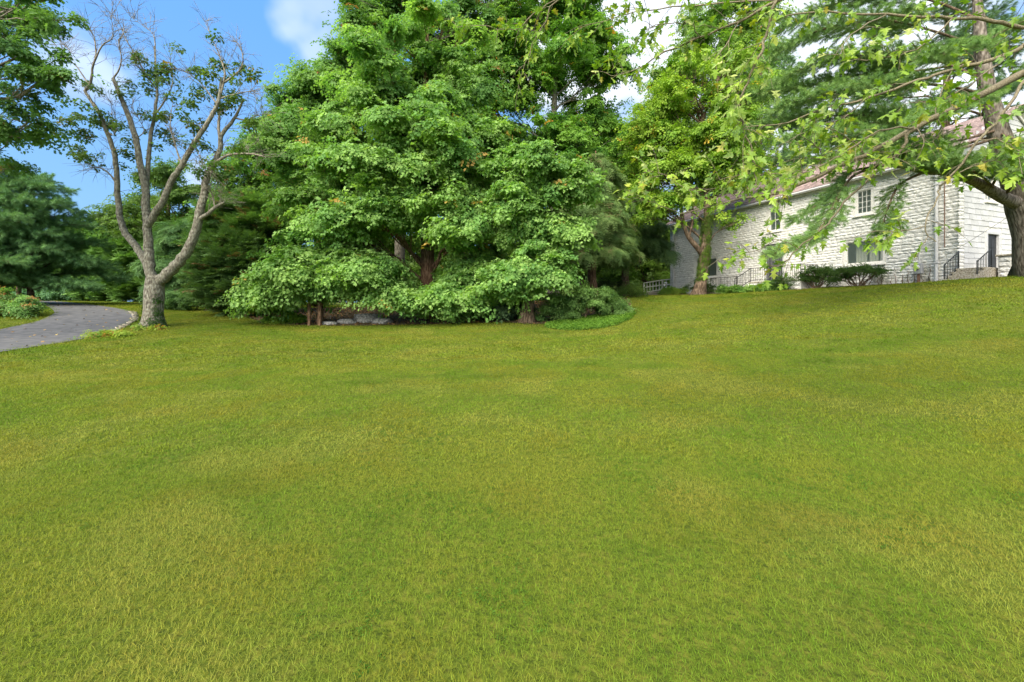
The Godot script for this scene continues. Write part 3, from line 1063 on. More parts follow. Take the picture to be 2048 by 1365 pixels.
func fit_window(called: String, gable: bool, o: Array, cols: int, rows: int, sash: bool, curtain: int) -> Node3D:
	# frame, sill, pane and glazing bars set into an opening
	var w := Node3D.new()
	w.name = called
	house.add_child(w, true)
	var ww: float = o[1] - o[0]
	var hh: float = o[3] - o[2]
	if gable:
		w.transform = Transform3D(Basis(Vector3(0, 0, 1), Vector3(0, 1, 0), Vector3(1, 0, 0)).orthonormalized(), Vector3(0, o[2], o[0]))
	else:
		w.position = Vector3(o[0], o[2], 0)
	var t := 0.12
	var fm := MB.new()
	fm.box(Vector3(0.004, 0.004, 0.03), Vector3(t, hh - 0.004, 0.16), 0.008)
	fm.box(Vector3(ww - t, 0.004, 0.03), Vector3(ww - 0.004, hh - 0.004, 0.16), 0.008)
	fm.box(Vector3(t, hh - t, 0.032), Vector3(ww - t, hh - 0.004, 0.158), 0.008)
	fm.box(Vector3(t, 0.004, 0.032), Vector3(ww - t, t * 0.8, 0.158), 0.008)
	part("frame", fm.mesh(), mats["old_paint"], w)
	var sm := MB.new()
	sm.box(Vector3(-0.06, -0.075, -0.1), Vector3(ww + 0.06, 0.0, 0.03), 0.01)
	part("sill", sm.mesh(), mats["old_paint"], w)
	var x0 := t
	var x1 := ww - t
	var y0 := t * 0.8
	var y1 := hh - t
	var levels := [[y0, y1, 0.1]]
	if sash:
		levels = [[y0, (y0 + y1) * 0.5 + 0.02, 0.115], [(y0 + y1) * 0.5 - 0.02, y1, 0.085]]
	for l in levels:
		var z: float = l[2]
		var b := MB.new()
		var f := 0.045
		b.box(Vector3(x0 + 0.002, l[0], z - 0.02), Vector3(x0 + f, l[1], z + 0.02))
		b.box(Vector3(x1 - f, l[0], z - 0.02), Vector3(x1 - 0.002, l[1], z + 0.02))
		b.box(Vector3(x0 + f, l[0], z - 0.019), Vector3(x1 - f, l[0] + f, z + 0.019))
		b.box(Vector3(x0 + f, l[1] - f, z - 0.019), Vector3(x1 - f, l[1], z + 0.019))
		part("sash", b.mesh(), mats["old_paint"], w)
		for i in range(1, cols):
			var mb := MB.new()
			var x := lerpf(x0 + f, x1 - f, float(i) / cols)
			mb.box(Vector3(x - 0.012, l[0] + f, z - 0.014), Vector3(x + 0.012, l[1] - f, z + 0.014))
			part("glazing_bar", mb.mesh(), mats["old_paint"], w)
		for i in range(1, rows):
			var mb := MB.new()
			var y := lerpf(l[0] + f, l[1] - f, float(i) / rows)
			mb.box(Vector3(x0 + f, y - 0.012, z - 0.012), Vector3(x1 - f, y + 0.012, z + 0.012))
			part("glazing_bar", mb.mesh(), mats["old_paint"], w)
		for i in cols:
			for j in rows:
				var gm := MB.new()
				var xa := lerpf(x0 + f, x1 - f, float(i) / cols)
				var xb := lerpf(x0 + f, x1 - f, float(i + 1) / cols)
				var ya := lerpf(l[0] + f, l[1] - f, float(j) / rows)
				var yb := lerpf(l[0] + f, l[1] - f, float(j + 1) / rows)
				var tilt := 0.002 * sin(i * 3.1 + j * 5.7 + o[0])
				gm.quad(Vector3(xa, ya, z + tilt), Vector3(xa, yb, z - tilt), Vector3(xb, yb, z - tilt), Vector3(xb, ya, z + tilt))
				part("pane", gm.mesh(), mats["glass"], w)
	if curtain > 0:
		# drapes hang inside in soft folds; curtain 1: both sides and a dim sheer, 2: a blind half down
		var rng := rng_of(90 + int(o[0] * 10))
		var spans := [[x0, x0 + ww * 0.12], [x0 + ww * 0.2, x0 + ww * 0.42], [x0 + ww * 0.5, x1 - ww * 0.1]] if curtain == 1 else [[x0, x1]]
		for k in spans.size():
			var s: Array = spans[k]
			var cm := MB.new()
			var n := int((s[1] - s[0]) / 0.025)
			var prev := Vector2.ZERO
			for q in n + 1:
				var x := lerpf(s[0], s[1], float(q) / n)
				var z := 0.3 + 0.1 * k + 0.035 * sin(q * 1.15 + rng.randf() * 0.6)
				if curtain == 2:
					z = 0.3
				if q > 0:
					var yb: float = y0 if curtain == 1 else lerpf(y0, y1, 0.5)
					cm.quad(Vector3(prev.x, yb, prev.y), Vector3(prev.x, y1, prev.y), Vector3(x, y1, z), Vector3(x, yb, z))
				prev = Vector2(x, z)
			part("curtain" if curtain == 1 else "blind", cm.mesh(), mats["curtain" if k == 0 else "drape"] if curtain == 1 else mats["blind"], w)
	return w

func railing(called: String, label: String, runs: Array, height: float, mat: String, gap: float, parent_xf: Transform3D, thick := 0.016, mid := false) -> void:
	# runs: [foot a, foot b] in the house's axes; posts at the ends, balusters between
	var t := thing(called, label, "railing", parent_xf * runs[0][0])
	t.basis = parent_xf.basis
	var o: Vector3 = runs[0][0]
	var up := Vector3.UP * height
	for r in runs:
		var a: Vector3 = r[0] - o
		var b: Vector3 = r[1] - o
		for e in [a, b]:
			var pm := MB.new()
			pm.bar(e - Vector3.UP * 0.12, e + up + Vector3.UP * 0.03, thick * 2.2, thick * 2.2)
			part("post", pm.mesh(), mats[mat], t)
		for y in ([0.1, height * 0.55, height] if mid else [0.1, height]):
			var rm := MB.new()
			rm.bar(a + Vector3.UP * y, b + Vector3.UP * y, thick * 2.4, thick * 1.5)
			part("rail", rm.mesh(), mats[mat], t)
		var n := int(a.distance_to(b) / gap)
		for k in range(1, n):
			var f := a.lerp(b, float(k) / n)
			var bm := MB.new()
			bm.bar(f + Vector3.UP * 0.1, f + up, thick, thick)
			part("baluster", bm.mesh(), mats[mat], t)

func make_house() -> void:
	var ex := Vector3(-0.348, 0, -0.9375)
	var eg := ex.cross(Vector3.UP)
	house = thing("stone_house", "two-storey house of white painted rubble stone with a shingled gable end and reddish roof", "house", Vector3(19.92, 2.62, -20.0))
	house.basis = Basis(ex, Vector3.UP, eg)
	var xf := house.transform
	var rng := rng_of(77)
	# walls
	var wm := MB.new()
	wall_with_holes(wm, HL, EAVE, FRONT_HOLES, 0.42, false)
	part("front_wall", wm.mesh(), mats["mortar"], house)
	wm = MB.new()
	wall_with_holes(wm, HD, EAVE, GABLE_HOLES, 0.42, true)
	wm.tri(Vector3(0, EAVE, 0), Vector3(0, RIDGE, HD / 2), Vector3(0, EAVE, HD))
	wm.tri(Vector3(0.3, EAVE, 0), Vector3(0.3, EAVE, HD), Vector3(0.3, RIDGE, HD / 2))
	part("gable_wall", wm.mesh(), mats["old_paint"], house)
	wm = MB.new()
	wm.box(Vector3(HL - 0.4, -0.6, 0.42), Vector3(HL, EAVE, HD))
	wm.tri(Vector3(HL, EAVE, 0), Vector3(HL, EAVE, HD), Vector3(HL, RIDGE, HD / 2))
	wm.tri(Vector3(HL - 0.3, EAVE, 0), Vector3(HL - 0.3, RIDGE, HD / 2), Vector3(HL - 0.3, EAVE, HD))
	part("far_wall", wm.mesh(), mats["mortar"], house)
	wm = MB.new()
	wm.box(Vector3(0.42, -0.6, HD - 0.4), Vector3(HL - 0.4, EAVE, HD))
	part("back_wall", wm.mesh(), mats["mortar"], house)
	wm = MB.new()
	wm.box(Vector3(0.42, 2.9, 0.42), Vector3(HL - 0.4, 3.15, HD - 0.4))
	wm.box(Vector3(0.42, 0.2, 0.42), Vector3(HL - 0.4, 0.45, HD - 0.4))
	wm.box(Vector3(0.42, 5.75, 0.42), Vector3(HL - 0.4, 5.9, HD - 0.4))
	wm.box(Vector3(0.42, 0.45, 3.6), Vector3(HL - 0.4, 5.75, 3.75))
	part("inner_floors", wm.mesh(), mats["plaster"], house)
	# stones of the front, course by course, with a quoin return on the gable
	var list := []
	var y := -0.35
	while y < EAVE - 0.12:
		var h := rng.randf_range(0.1, 0.2)
		if y + h > EAVE - 0.1: h = EAVE - 0.1 - y
		if h < 0.08: break
		for s in cut(-0.03, HL, y, y + h, FRONT_HOLES, 0.05):
			var x: float = s[0]
			while x < s[1] - 0.05:
				var w := rng.randf_range(0.2, 0.56)
				if s[1] - x - w < 0.18: w = s[1] - x
				list.append([x + w / 2, y + h / 2, w - 0.02, h - 0.016, false])
				x += w
		list.append([rng.randf_range(0.16, 0.24), y + h / 2, rng.randf_range(0.36, 0.5), h - 0.016, true])
		y += h
	list.sort_custom(func(a, b): return (a[0] * 1.0 - a[2] * 6.0) < (b[0] * 1.0 - b[2] * 6.0))
	var kinds := ["white_stone_a", "white_stone_b", "white_stone_c"]
	var rest := [MB.new(), MB.new(), MB.new()]
	for k in list.size():
		var s: Array = list[k]
		var m := MB.new()
		stone(m, s[2], s[3], rng.randf_range(0.018, 0.044), rng)
		var at := Vector3(s[0], s[1], -0.004)
		var bs := Basis()
		if s[4]:
			bs = Basis(Vector3(0, 0, -1), Vector3.UP, Vector3(1, 0, 0))
			at = Vector3(-0.004, s[1], s[0] - 0.1)
		var kd := rng.randi() % 3
		if k < 300:
			var o := part("stone", m.mesh(), mats[kinds[kd]], house, at)
			o.basis = bs
		else:
			var r: MB = rest[kd]
			var b0 := r.v.size()
			for q in m.v.size():
				r.v.append(bs * m.v[q] + at)
				r.n.append(bs * m.n[q])
				r.c.append(m.c[q])
			for q in m.i:
				r.i.append(q + b0)
	for kd in 3:
		part("stones", rest[kd].mesh(), mats[kinds[kd]], house, Vector3.ZERO, "stuff")
	# shingles of the gable
	var sh := []
	var row := 0
	y = -0.3
	while y < RIDGE - 0.2:
		var lim0 := 0.28 if y < EAVE else (y - EAVE) / (RIDGE - EAVE) * HD / 2 + 0.05
		var lim1 := HD if y < EAVE else HD - lim0
		for s in cut(lim0, lim1, y, y + 0.25, GABLE_HOLES, 0.1):
			var z: float = s[0]
			while z < s[1] - 0.04:
				var w := rng.randf_range(0.2, 0.42)
				if s[1] - z - w < 0.14: w = s[1] - z
				sh.append([z, y + rng.randf_range(-0.012, 0.012), w - 0.006])
				z += w
		y += 0.25
		row += 1
	sh.sort_custom(func(a, b): return a[0] < b[0])
	var skinds := ["white_shingle_a", "white_shingle_b", "white_shingle_c"]
	var srest := MB.new()
	var shared := []
	for wv in 6:
		var m := MB.new()
		var w := 0.2 + 0.04 * wv
		var e := 0.03
		m.quad(Vector3(-e, 0, 0), Vector3(-0.006, 0.31, 0), Vector3(-0.006, 0.31, w), Vector3(-e, 0, w))
		m.quad(Vector3(0.002, 0, 0), Vector3(-e, 0, 0), Vector3(-e, 0, w), Vector3(0.002, 0, w))
		m.quad(Vector3(0.002, 0, 0), Vector3(0.002, 0.31, 0), Vector3(-0.006, 0.31, 0), Vector3(-e, 0, 0))
		m.quad(Vector3(-e, 0, w), Vector3(-0.006, 0.31, w), Vector3(0.002, 0.31, w), Vector3(0.002, 0, w))
		shared.append(m)
	var shared_mesh := shared.map(func(m): return m.mesh())
	for k in sh.size():
		var s: Array = sh[k]
		var wv := clampi(int(round((s[2] - 0.2) / 0.04)), 0, 5)
		var fz: float = s[2] / (0.2 + 0.04 * wv)
		if k < 300:
			var o := part("shingle", shared_mesh[wv], mats[skinds[rng.randi() % 3]], house, Vector3(-0.004, s[1], s[0]))
			o.basis = Basis.from_scale(Vector3(rng.randf_range(0.8, 1.2), 1, fz))
		else:
			var m: MB = shared[wv]
			var b0 := srest.v.size()
			for q in m.v.size():
				srest.v.append(m.v[q] * Vector3(1, 1, fz) + Vector3(-0.004, s[1], s[0]))
				srest.n.append(m.n[q])
				srest.c.append(m.c[q])
			for q in m.i:
				srest.i.append(q + b0)
	part("shingles", srest.mesh(), mats["white_shingle_b"], house, Vector3.ZERO, "stuff")
	# roof: boards, then rows of slates
	var over := 0.35
	var slope := Vector2(HD / 2 + over, (RIDGE - EAVE) * (1.0 + over / (HD / 2)))
	var rm := MB.new()
	for side in [0, 1]:
		var z0 := -over if side == 0 else HD + over
		var e0 := RIDGE - slope.y
		var a := Vector3(-0.22, e0 + 0.06, z0)
		var b := Vector3(HL + 0.22, e0 + 0.06, z0)
		var c := Vector3(HL + 0.22, RIDGE + 0.06, HD / 2)
		var d := Vector3(-0.22, RIDGE + 0.06, HD / 2)
		var dn := Vector3.DOWN * 0.16
		rm.quad(a, d, c, b)
		rm.quad(a + dn, b + dn, c + dn, d + dn)
		rm.quad(a, b, b + dn, a + dn)
		rm.quad(d, a, a + dn, d + dn)
		rm.quad(b, c, c + dn, b + dn)
	var roof := part("roof", rm.mesh(), mats["old_paint"], house)
	var sl := [MB.new(), MB.new(), MB.new()]
	var len := slope.length()
	var rows := int(len / 0.2)
	for side in [0, 1]:
		for j in rows:
			var x := -0.26 - (0.14 if j % 2 else 0.0)
			while x < HL + 0.2:
				var w := rng.randf_range(0.24, 0.32)
				var m: MB = sl[rng.randi() % 3]
				var f0 := float(j) / rows
				var f1 := minf(float(j + 1.45) / rows, 1.0)
				var pt := func(f: float, up: float) -> Vector3:
					var zz := lerpf(-over - 0.04, HD / 2, f)
					return Vector3(0, RIDGE - slope.y + 0.06 + slope.y * f + up, zz if side == 0 else HD - zz)
				var up0 := 0.034 + rng.randf_range(0.0, 0.012)
				var a: Vector3 = pt.call(f0, up0) + Vector3(x, 0, 0)
				var b: Vector3 = pt.call(f1, 0.012) + Vector3(x, 0, 0)
				var xo := Vector3(w - 0.012, 0, 0)
				var dn := Vector3.DOWN * 0.03
				m.quad(a, b, b + xo, a + xo)
				m.quad(a + dn, a, a + xo, a + xo + dn)
				m.quad(a + dn, b + dn, b, a)
				m.quad(a + xo, b + xo, b + xo + dn, a + xo + dn)
				x += w
	for k in 3:
		part("slates", sl[k].mesh(), mats["roof_slate_%s" % ["a", "b", "c"][k]], roof, Vector3.ZERO, "stuff")
	var gm := MB.new()
	var gy := RIDGE - slope.y + 0.0
	var gp := PackedVector3Array()
	var gr := PackedFloat32Array()
	for k in 20:
		gp.append(Vector3(lerpf(-0.22, HL + 0.22, k / 19.0), gy - 0.03, -over - 0.1))
		gr.append(0.065)
	gm.tube(gp, gr, 8)
	part("gutter", gm.mesh(), mats["grey_paint"], roof)
	# rake boards on the gable
	for side in [-1.0, 1.0]:
		var bm := MB.new()
		bm.bar(Vector3(-0.1, RIDGE - slope.y - 0.12, HD / 2 + side * (HD / 2 + over - 0.05)), Vector3(-0.1, RIDGE - 0.12, HD / 2), 0.05, 0.22)
		part("rake_board", bm.mesh(), mats["old_paint"], house)
	# downspouts
	for x in [0.78, HL - 0.55]:
		var dm := MB.new()
		var dp := PackedVector3Array([Vector3(x, gy - 0.08, -over - 0.1), Vector3(x, gy - 0.25, -over - 0.08), Vector3(x, gy - 0.5, -0.17), Vector3(x, gy - 0.75, -0.15), Vector3(x, 2.5, -0.15), Vector3(x, 0.2, -0.15), Vector3(x, -0.1, -0.22)])
		dm.tube(dp, PackedFloat32Array([0.07, 0.07, 0.07, 0.07, 0.07, 0.07, 0.07]), 10)
		for q in [1.0, 2.9, 4.6]:
			dm.box(Vector3(x - 0.085, q, -0.235), Vector3(x + 0.085, q + 0.05, -0.06))
		part("downspout", dm.mesh(), mats["grey_paint"], house)
	var cm := MB.new()
	cm.tube(PackedVector3Array([Vector3(0.5, EAVE - 0.3, -0.1), Vector3(0.5, 3.2, -0.1), Vector3(0.5, 1.7, -0.1)]), PackedFloat32Array([0.02, 0.02, 0.02]), 7)
	part("conduit", cm.mesh(), mats["pole_wood"], house)
	# windows and doors
	fit_window("window", false, FRONT_HOLES[0], 1, 1, false, 1).set_meta("label", "wide picture window with dark drapes")
	fit_window("window", false, FRONT_HOLES[1], 3, 4, false, 0)
	fit_window("window", false, FRONT_HOLES[2], 2, 1, true, 0)
	fit_window("window", false, FRONT_HOLES[4], 2, 1, false, 0)
	fit_window("window", false, FRONT_HOLES[5], 2, 2, true, 0)
	fit_window("window", true, GABLE_HOLES[1], 2, 1, true, 0)
	for gab in [false, true]:
		var o: Array = GABLE_HOLES[0] if gab else FRONT_HOLES[3]
		var d := Node3D.new()
		d.name = "door"
		house.add_child(d, true)
		if gab:
			d.transform = Transform3D(Basis(Vector3(0, 0, 1), Vector3(0, 1, 0), Vector3(1, 0, 0)), Vector3(0, o[2], o[0]))
		else:
			d.position = Vector3(o[0], o[2], 0)
		var ww: float = o[1] - o[0]
		var hh: float = o[3] - o[2]
		var f := 0.13
		var fm := MB.new()
		var z0 := -0.04 if gab else 0.03
		fm.box(Vector3(0.003, 0.0, z0), Vector3(f, hh - 0.003, 0.2), 0.008)
		fm.box(Vector3(ww - f, 0.0, z0), Vector3(ww - 0.003, hh - 0.003, 0.2), 0.008)
		fm.box(Vector3(f, hh - f, z0 + 0.002), Vector3(ww - f, hh - 0.003, 0.198), 0.008)
		part("frame", fm.mesh(), mats["grey_paint"], d)
		var lm := MB.new()
		lm.box(Vector3(f + 0.004, 0.01, 0.08), Vector3(ww - f - 0.004, hh - f - 0.004, 0.13))
		part("leaf_panel", lm.mesh(), mats["dark_door"], d)
		for k in 3:
			for i in 2:
				var pm := MB.new()
				var xa := lerpf(f + 0.1, ww - f - 0.02, i * 0.5)
				pm.box(Vector3(xa, 0.15 + k * (hh - 0.4) / 3.0, 0.065), Vector3(xa + (ww - 2 * f) * 0.5 - 0.12, 0.15 + (k + 0.82) * (hh - 0.4) / 3.0, 0.08), 0.01)
				part("panel", pm.mesh(), mats["dark_door"], d)
		if not gab:
			# storm door with upright iron bars
			var n := 11
			for k in n:
				var bm := MB.new()
				var x := lerpf(f + 0.05, ww - f - 0.05, float(k) / (n - 1))
				bm.bar(Vector3(x, 0.05, 0.04), Vector3(x, hh - f - 0.06, 0.04), 0.014, 0.014)
				part("bar", bm.mesh(), mats["meter_grey"], d)
			var lt := MB.new()
			lt.box(Vector3(-0.25, hh + 0.02, -0.16), Vector3(ww + 0.1, hh + 0.1, -0.05), 0.01)
			part("door_hood", lt.mesh(), mats["dark_door"], d)
		var hm := MB.new()
		hm.tube(PackedVector3Array([Vector3(f + 0.1, hh * 0.44, 0.07), Vector3(f + 0.1, hh * 0.44, 0.03), Vector3(f + 0.1, hh * 0.44, 0.0)]), PackedFloat32Array([0.02, 0.02, 0.032]), 10)
		part("handle", hm.mesh(), mats["brass"], d)
	# front stoop: landing, faced with whitewashed stone, and steps down to the left
	var st := thing("front_stoop", "whitewashed stone stoop with steps in front of the barred dark door", "stoop", xf * Vector3(8.0, 0, -0.8))
	st.basis = house.basis
	var so := Vector3(8.0, 0, -0.8)
	var sb := MB.new()
	sb.box(Vector3(6.3, -0.6, -1.5) - so, Vector3(9.8, 0.5, -0.09) - so)
	part("base", sb.mesh(), mats["mortar"], st)
	sb = MB.new()
	sb.box(Vector3(6.25, 0.5, -1.55) - so, Vector3(9.8, 0.57, -0.09) - so, 0.015)
	part("landing", sb.mesh(), mats["step_stone"], st)
	var x := 6.32
	while x < 9.7:
		var w := rng.randf_range(0.3, 0.6)
		for r in 3:
			var m := MB.new()
			stone(m, w - 0.03, 0.25, 0.06, rng)
			part("stone", m.mesh(), mats[kinds[rng.randi() % 3]], st, Vector3(x + w / 2, -0.2 + r * 0.27, -1.504) - so)
		x += w
	for k in 3:
		sb = MB.new()
		sb.box(Vector3(9.8 + 0.38 * k, -0.6, -1.5) - so, Vector3(9.8 + 0.38 * (k + 1), 0.57 - 0.19 * (k + 1) + 0.02, -0.25) - so, 0.015)
		part("step", sb.mesh(), mats["step_stone"], st)
	railing("iron_railing", "black iron railing along the front of the stoop, sloping down with its steps", [[Vector3(6.35, 0.57, -1.45), Vector3(9.75, 0.57, -1.45)], [Vector3(9.75, 0.57, -1.45), Vector3(10.95, 0.0, -1.45)], [Vector3(6.35, 0.57, -1.45), Vector3(6.35, 0.57, -0.15)]], 0.86, "iron", 0.13, xf)
	# basement well beside the steps
	var bw := thing("stone_kerb", "low tan stone kerb below the lower left window of the house", "kerb", xf * Vector3(12.4, 0, -0.9))
	bw.basis = house.basis
	for k in 3:
		sb = MB.new()
		sb.box(Vector3(-1.25 + k * 0.84, -0.5, -0.35), Vector3(-1.25 + k * 0.84 + 0.82, 0.24 + 0.015 * k, 0.3), 0.02)
		part("stone", sb.mesh(), mats["step_stone"], bw)
	railing("iron_railing", "short black iron railing on the stone kerb beside the ivy-clad tree", [[Vector3(11.25, 0.26, -0.95), Vector3(12.7, 0.26, -0.95)], [Vector3(12.7, 0.28, -0.95), Vector3(13.55, 0.28, -0.95)]], 0.8, "iron", 0.13, xf)
	# gable steps
	var gs := thing("gable_steps", "tan stone steps climbing to the dark door in the shingled gable", "steps", xf * Vector3(-0.5, 0, -0.6))
	gs.basis = house.basis
	so = Vector3(-0.5, 0, -0.6)
	for k in 4:
		sb = MB.new()
		sb.box(Vector3(-1.05, -0.6, -1.45 + k * 0.3) - so, Vector3(-0.07, 0.16 * (k + 1) + 0.03, (-1.45 + (k + 1) * 0.3 if k < 3 else 3.4)) - so, 0.02)
		part("step", sb.mesh(), mats["step_stone"], gs)
	railing("iron_railing", "small black iron handrail at the house corner beside the gable steps", [[Vector3(-0.12, 0.0, -1.4), Vector3(-0.12, 0.62, -0.35)]], 0.8, "iron", 0.13, xf)
	railing("iron_railing", "black iron handrail on the outer side of the gable steps by the stone pier", [[Vector3(-1.0, 0.1, -0.95), Vector3(-1.0, 0.67, 0.1)]], 0.8, "iron", 0.13, xf)
	var pr := thing("stone_pier", "low white stone wall with a flat cap beside the pine trunk", "wall", xf * Vector3(-1.35, 0, 1.2))
	pr.basis = house.basis
	sb = MB.new()
	sb.box(Vector3(-0.2, -0.6, -0.95), Vector3(0.2, 1.12, 1.0))
	part("core", sb.mesh(), mats["mortar"], pr)
	sb = MB.new()
	sb.box(Vector3(-0.29, 1.12, -1.05), Vector3(0.27, 1.2, 1.1), 0.02)
	part("cap", sb.mesh(), mats["step_stone"], pr)
	for r in 6:
		var z := -0.95
		while z < 0.95:
			var w := rng.randf_range(0.3, 0.55)
			var m := MB.new()
			stone(m, w - 0.025, 0.21, 0.06, rng)
			var o := part("stone", m.mesh(), mats[kinds[rng.randi() % 3]], pr, Vector3(-0.204, -0.12 + r * 0.222, z + w / 2))
			o.basis = Basis(Vector3(0, 0, -1), Vector3.UP, Vector3(1, 0, 0))
			z += w
		var m2 := MB.new()
		stone(m2, 0.4, 0.21, 0.06, rng)
		part("stone", m2.mesh(), mats[kinds[rng.randi() % 3]], pr, Vector3(0.0, -0.12 + r * 0.222, -0.954))
	# electric meter on its post, with the conduit bending to the downspout
	var me := thing("electric_meter", "grey electric meter on a post against the white wall by the downspout", "meter", xf * Vector3(1.38, 0, -0.3))
	me.basis = house.basis
	sb = MB.new()
	sb.bar(Vector3(0, -0.4, 0), Vector3(0, 0.62, 0), 0.09, 0.09)
	part("post", sb.mesh(), mats["pole_wood"], me)
	sb = MB.new()
	sb.box(Vector3(-0.16, 0.55, -0.1), Vector3(0.16, 1.05, 0.1), 0.02)
	part("case", sb.mesh(), mats["meter_grey"], me)
	sb = MB.new()
	sb.tube(PackedVector3Array([Vector3(0, 0.85, -0.09), Vector3(0, 0.85, -0.16), Vector3(0, 0.85, -0.21)]), PackedFloat32Array([0.11, 0.11, 0.08]), 16)
	part("dial", sb.mesh(), mats["grey_paint"], me)
	sb = MB.new()
	var cp := smooth(PackedVector3Array([Vector3(0, 1.03, 0.06), Vector3(0, 1.5, 0.06), Vector3(-0.05, 1.75, 0.06), Vector3(-0.25, 1.95, 0.08), Vector3(-0.5, 2.03, 0.1)]), PackedFloat32Array([0.026, 0.026, 0.026, 0.026, 0.026]))
	sb.tube(cp[0], cp[1], 8)
	part("conduit", sb.mesh(), mats["grey_paint"], me)
	# white rail at the far end of the house
	railing("white_railing", "white wooden railing at the far left end of the house", [[Vector3(HL + 0.2, 0.45, 0.6), Vector3(HL + 1.6, 0.42, 0.5)], [Vector3(HL + 1.6, 0.42, 0.5), Vector3(HL + 4.2, 0.3, 0.5)]], 0.95, "old_paint", 0.42, xf, 0.05, true)
	var lw := thing("retaining_wall", "low grey stone wall under the white railing beside the house", "wall", xf * Vector3(HL + 2.4, 0, 0.55))
	lw.basis = house.basis
	for k in 7:
		sb = MB.new()
		sb.box(Vector3(-2.1 + k * 0.6, -0.6, -0.2), Vector3(-2.1 + k * 0.6 + 0.58, 0.36 + 0.01 * (k % 3), 0.25), 0.03)
		part("stone", sb.mesh(), mats["step_stone"], lw)
	# overhead service cable coming down to the meter
	var cab := MB.new()
	var ca := P(1842, 540, 21.2)
	var cb := P(2300, 230, 15.0)
	var cpts := PackedVector3Array()
	var cr := PackedFloat32Array()
	for k in 25:
		var f := k / 24.0
		cpts.append(ca.lerp(cb, f) - Vector3.UP * 0.25 * sin(PI * f) - ca)
		cr.append(0.009)
	cab.tube(cpts, cr, 5)
	var co := thing("service_cable", "thin grey cable slanting down from the upper right to the meter", "cable", ca)
	part("cable", cab.mesh(), mats["cable"], co)

func masses_px(list: Array, d: float) -> Array:
	# [column, row, depth past d, half width, half height (pixels of the photograph's scale), half depth in metres, plates]
	var out := []
	for a in list:
		var q: float = (d + a[2]) / F
		out.append([P(a[0], a[1], d + a[2]), Vector3(a[3] * q, a[4] * q, a[5]), a[6]])
	return out

func trunk_px(u: float, d: float, top: Array, radii: Array) -> Array:
	var p := PackedVector3Array([on(u, d)])
	for a in top:
		p.append(P(a[0], a[1], d + (a[2] if a.size() > 2 else 0.0)))
	return [p, PackedFloat32Array(radii)]

func _ready() -> void:
	# --- camera
	var cam := Camera3D.new()
	cam.name = "camera"
	add_child(cam)
	cam.projection = Camera3D.PROJECTION_FRUSTUM
	cam.near = 0.1
	cam.far = 2000.0
	cam.size = 2.0 * 0.1 * 682.5 / F
	cam.frustum_offset = Vector2(0, -(682.5 - CV) / F * 0.1)
	cam.position = Vector3(0, EYE, 0)
	cam.current = true
	# --- sky, exposure, sun
	var env := Environment.new()
	env.background_mode = Environment.BG_SKY
	env.sky = make_sky()
	env.tonemap_mode = Environment.TONE_MAPPER_LINEAR
	env.tonemap_exposure = 7.4
	env.background_energy_multiplier = 0.265
	env.sdfgi_enabled = true
	env.ssao_enabled = true
	env.ssil_enabled = true
	var we := WorldEnvironment.new()
	we.name = "environment"
	we.environment = env
	add_child(we)
	var sun := DirectionalLight3D.new()
	sun.name = "sun"
	add_child(sun)
	sun.look_at_from_position(Vector3(-5.0, 8.6, 8.0), Vector3.ZERO)
	sun.light_energy = 0.5
	sun.light_color = Color(1.0, 0.955, 0.87)
	sun.light_angular_distance = 60.0
	sun.shadow_enabled = true
	# --- ground
	grid.resize(GNX * GND)
	for j in GND:
		for i in GNX:
			grid[j * GNX + i] = tps(GX0 + i * GS, GD0 + j * GS)
	make_materials()
	make_meshes()
	make_ground()
	print("ground ", Time.get_ticks_msec())
	make_drive()
	make_beds()
	make_house()
	print("house ", Time.get_ticks_msec())
	left_side()
	bare_tree()
	middle_trees()
	house_plants()
	right_pines()
	far_wood()
	print("trees ", Time.get_ticks_msec())
	overhang()
	make_lawn()
	lawn_weeds()
	print("lawn ", Time.get_ticks_msec())

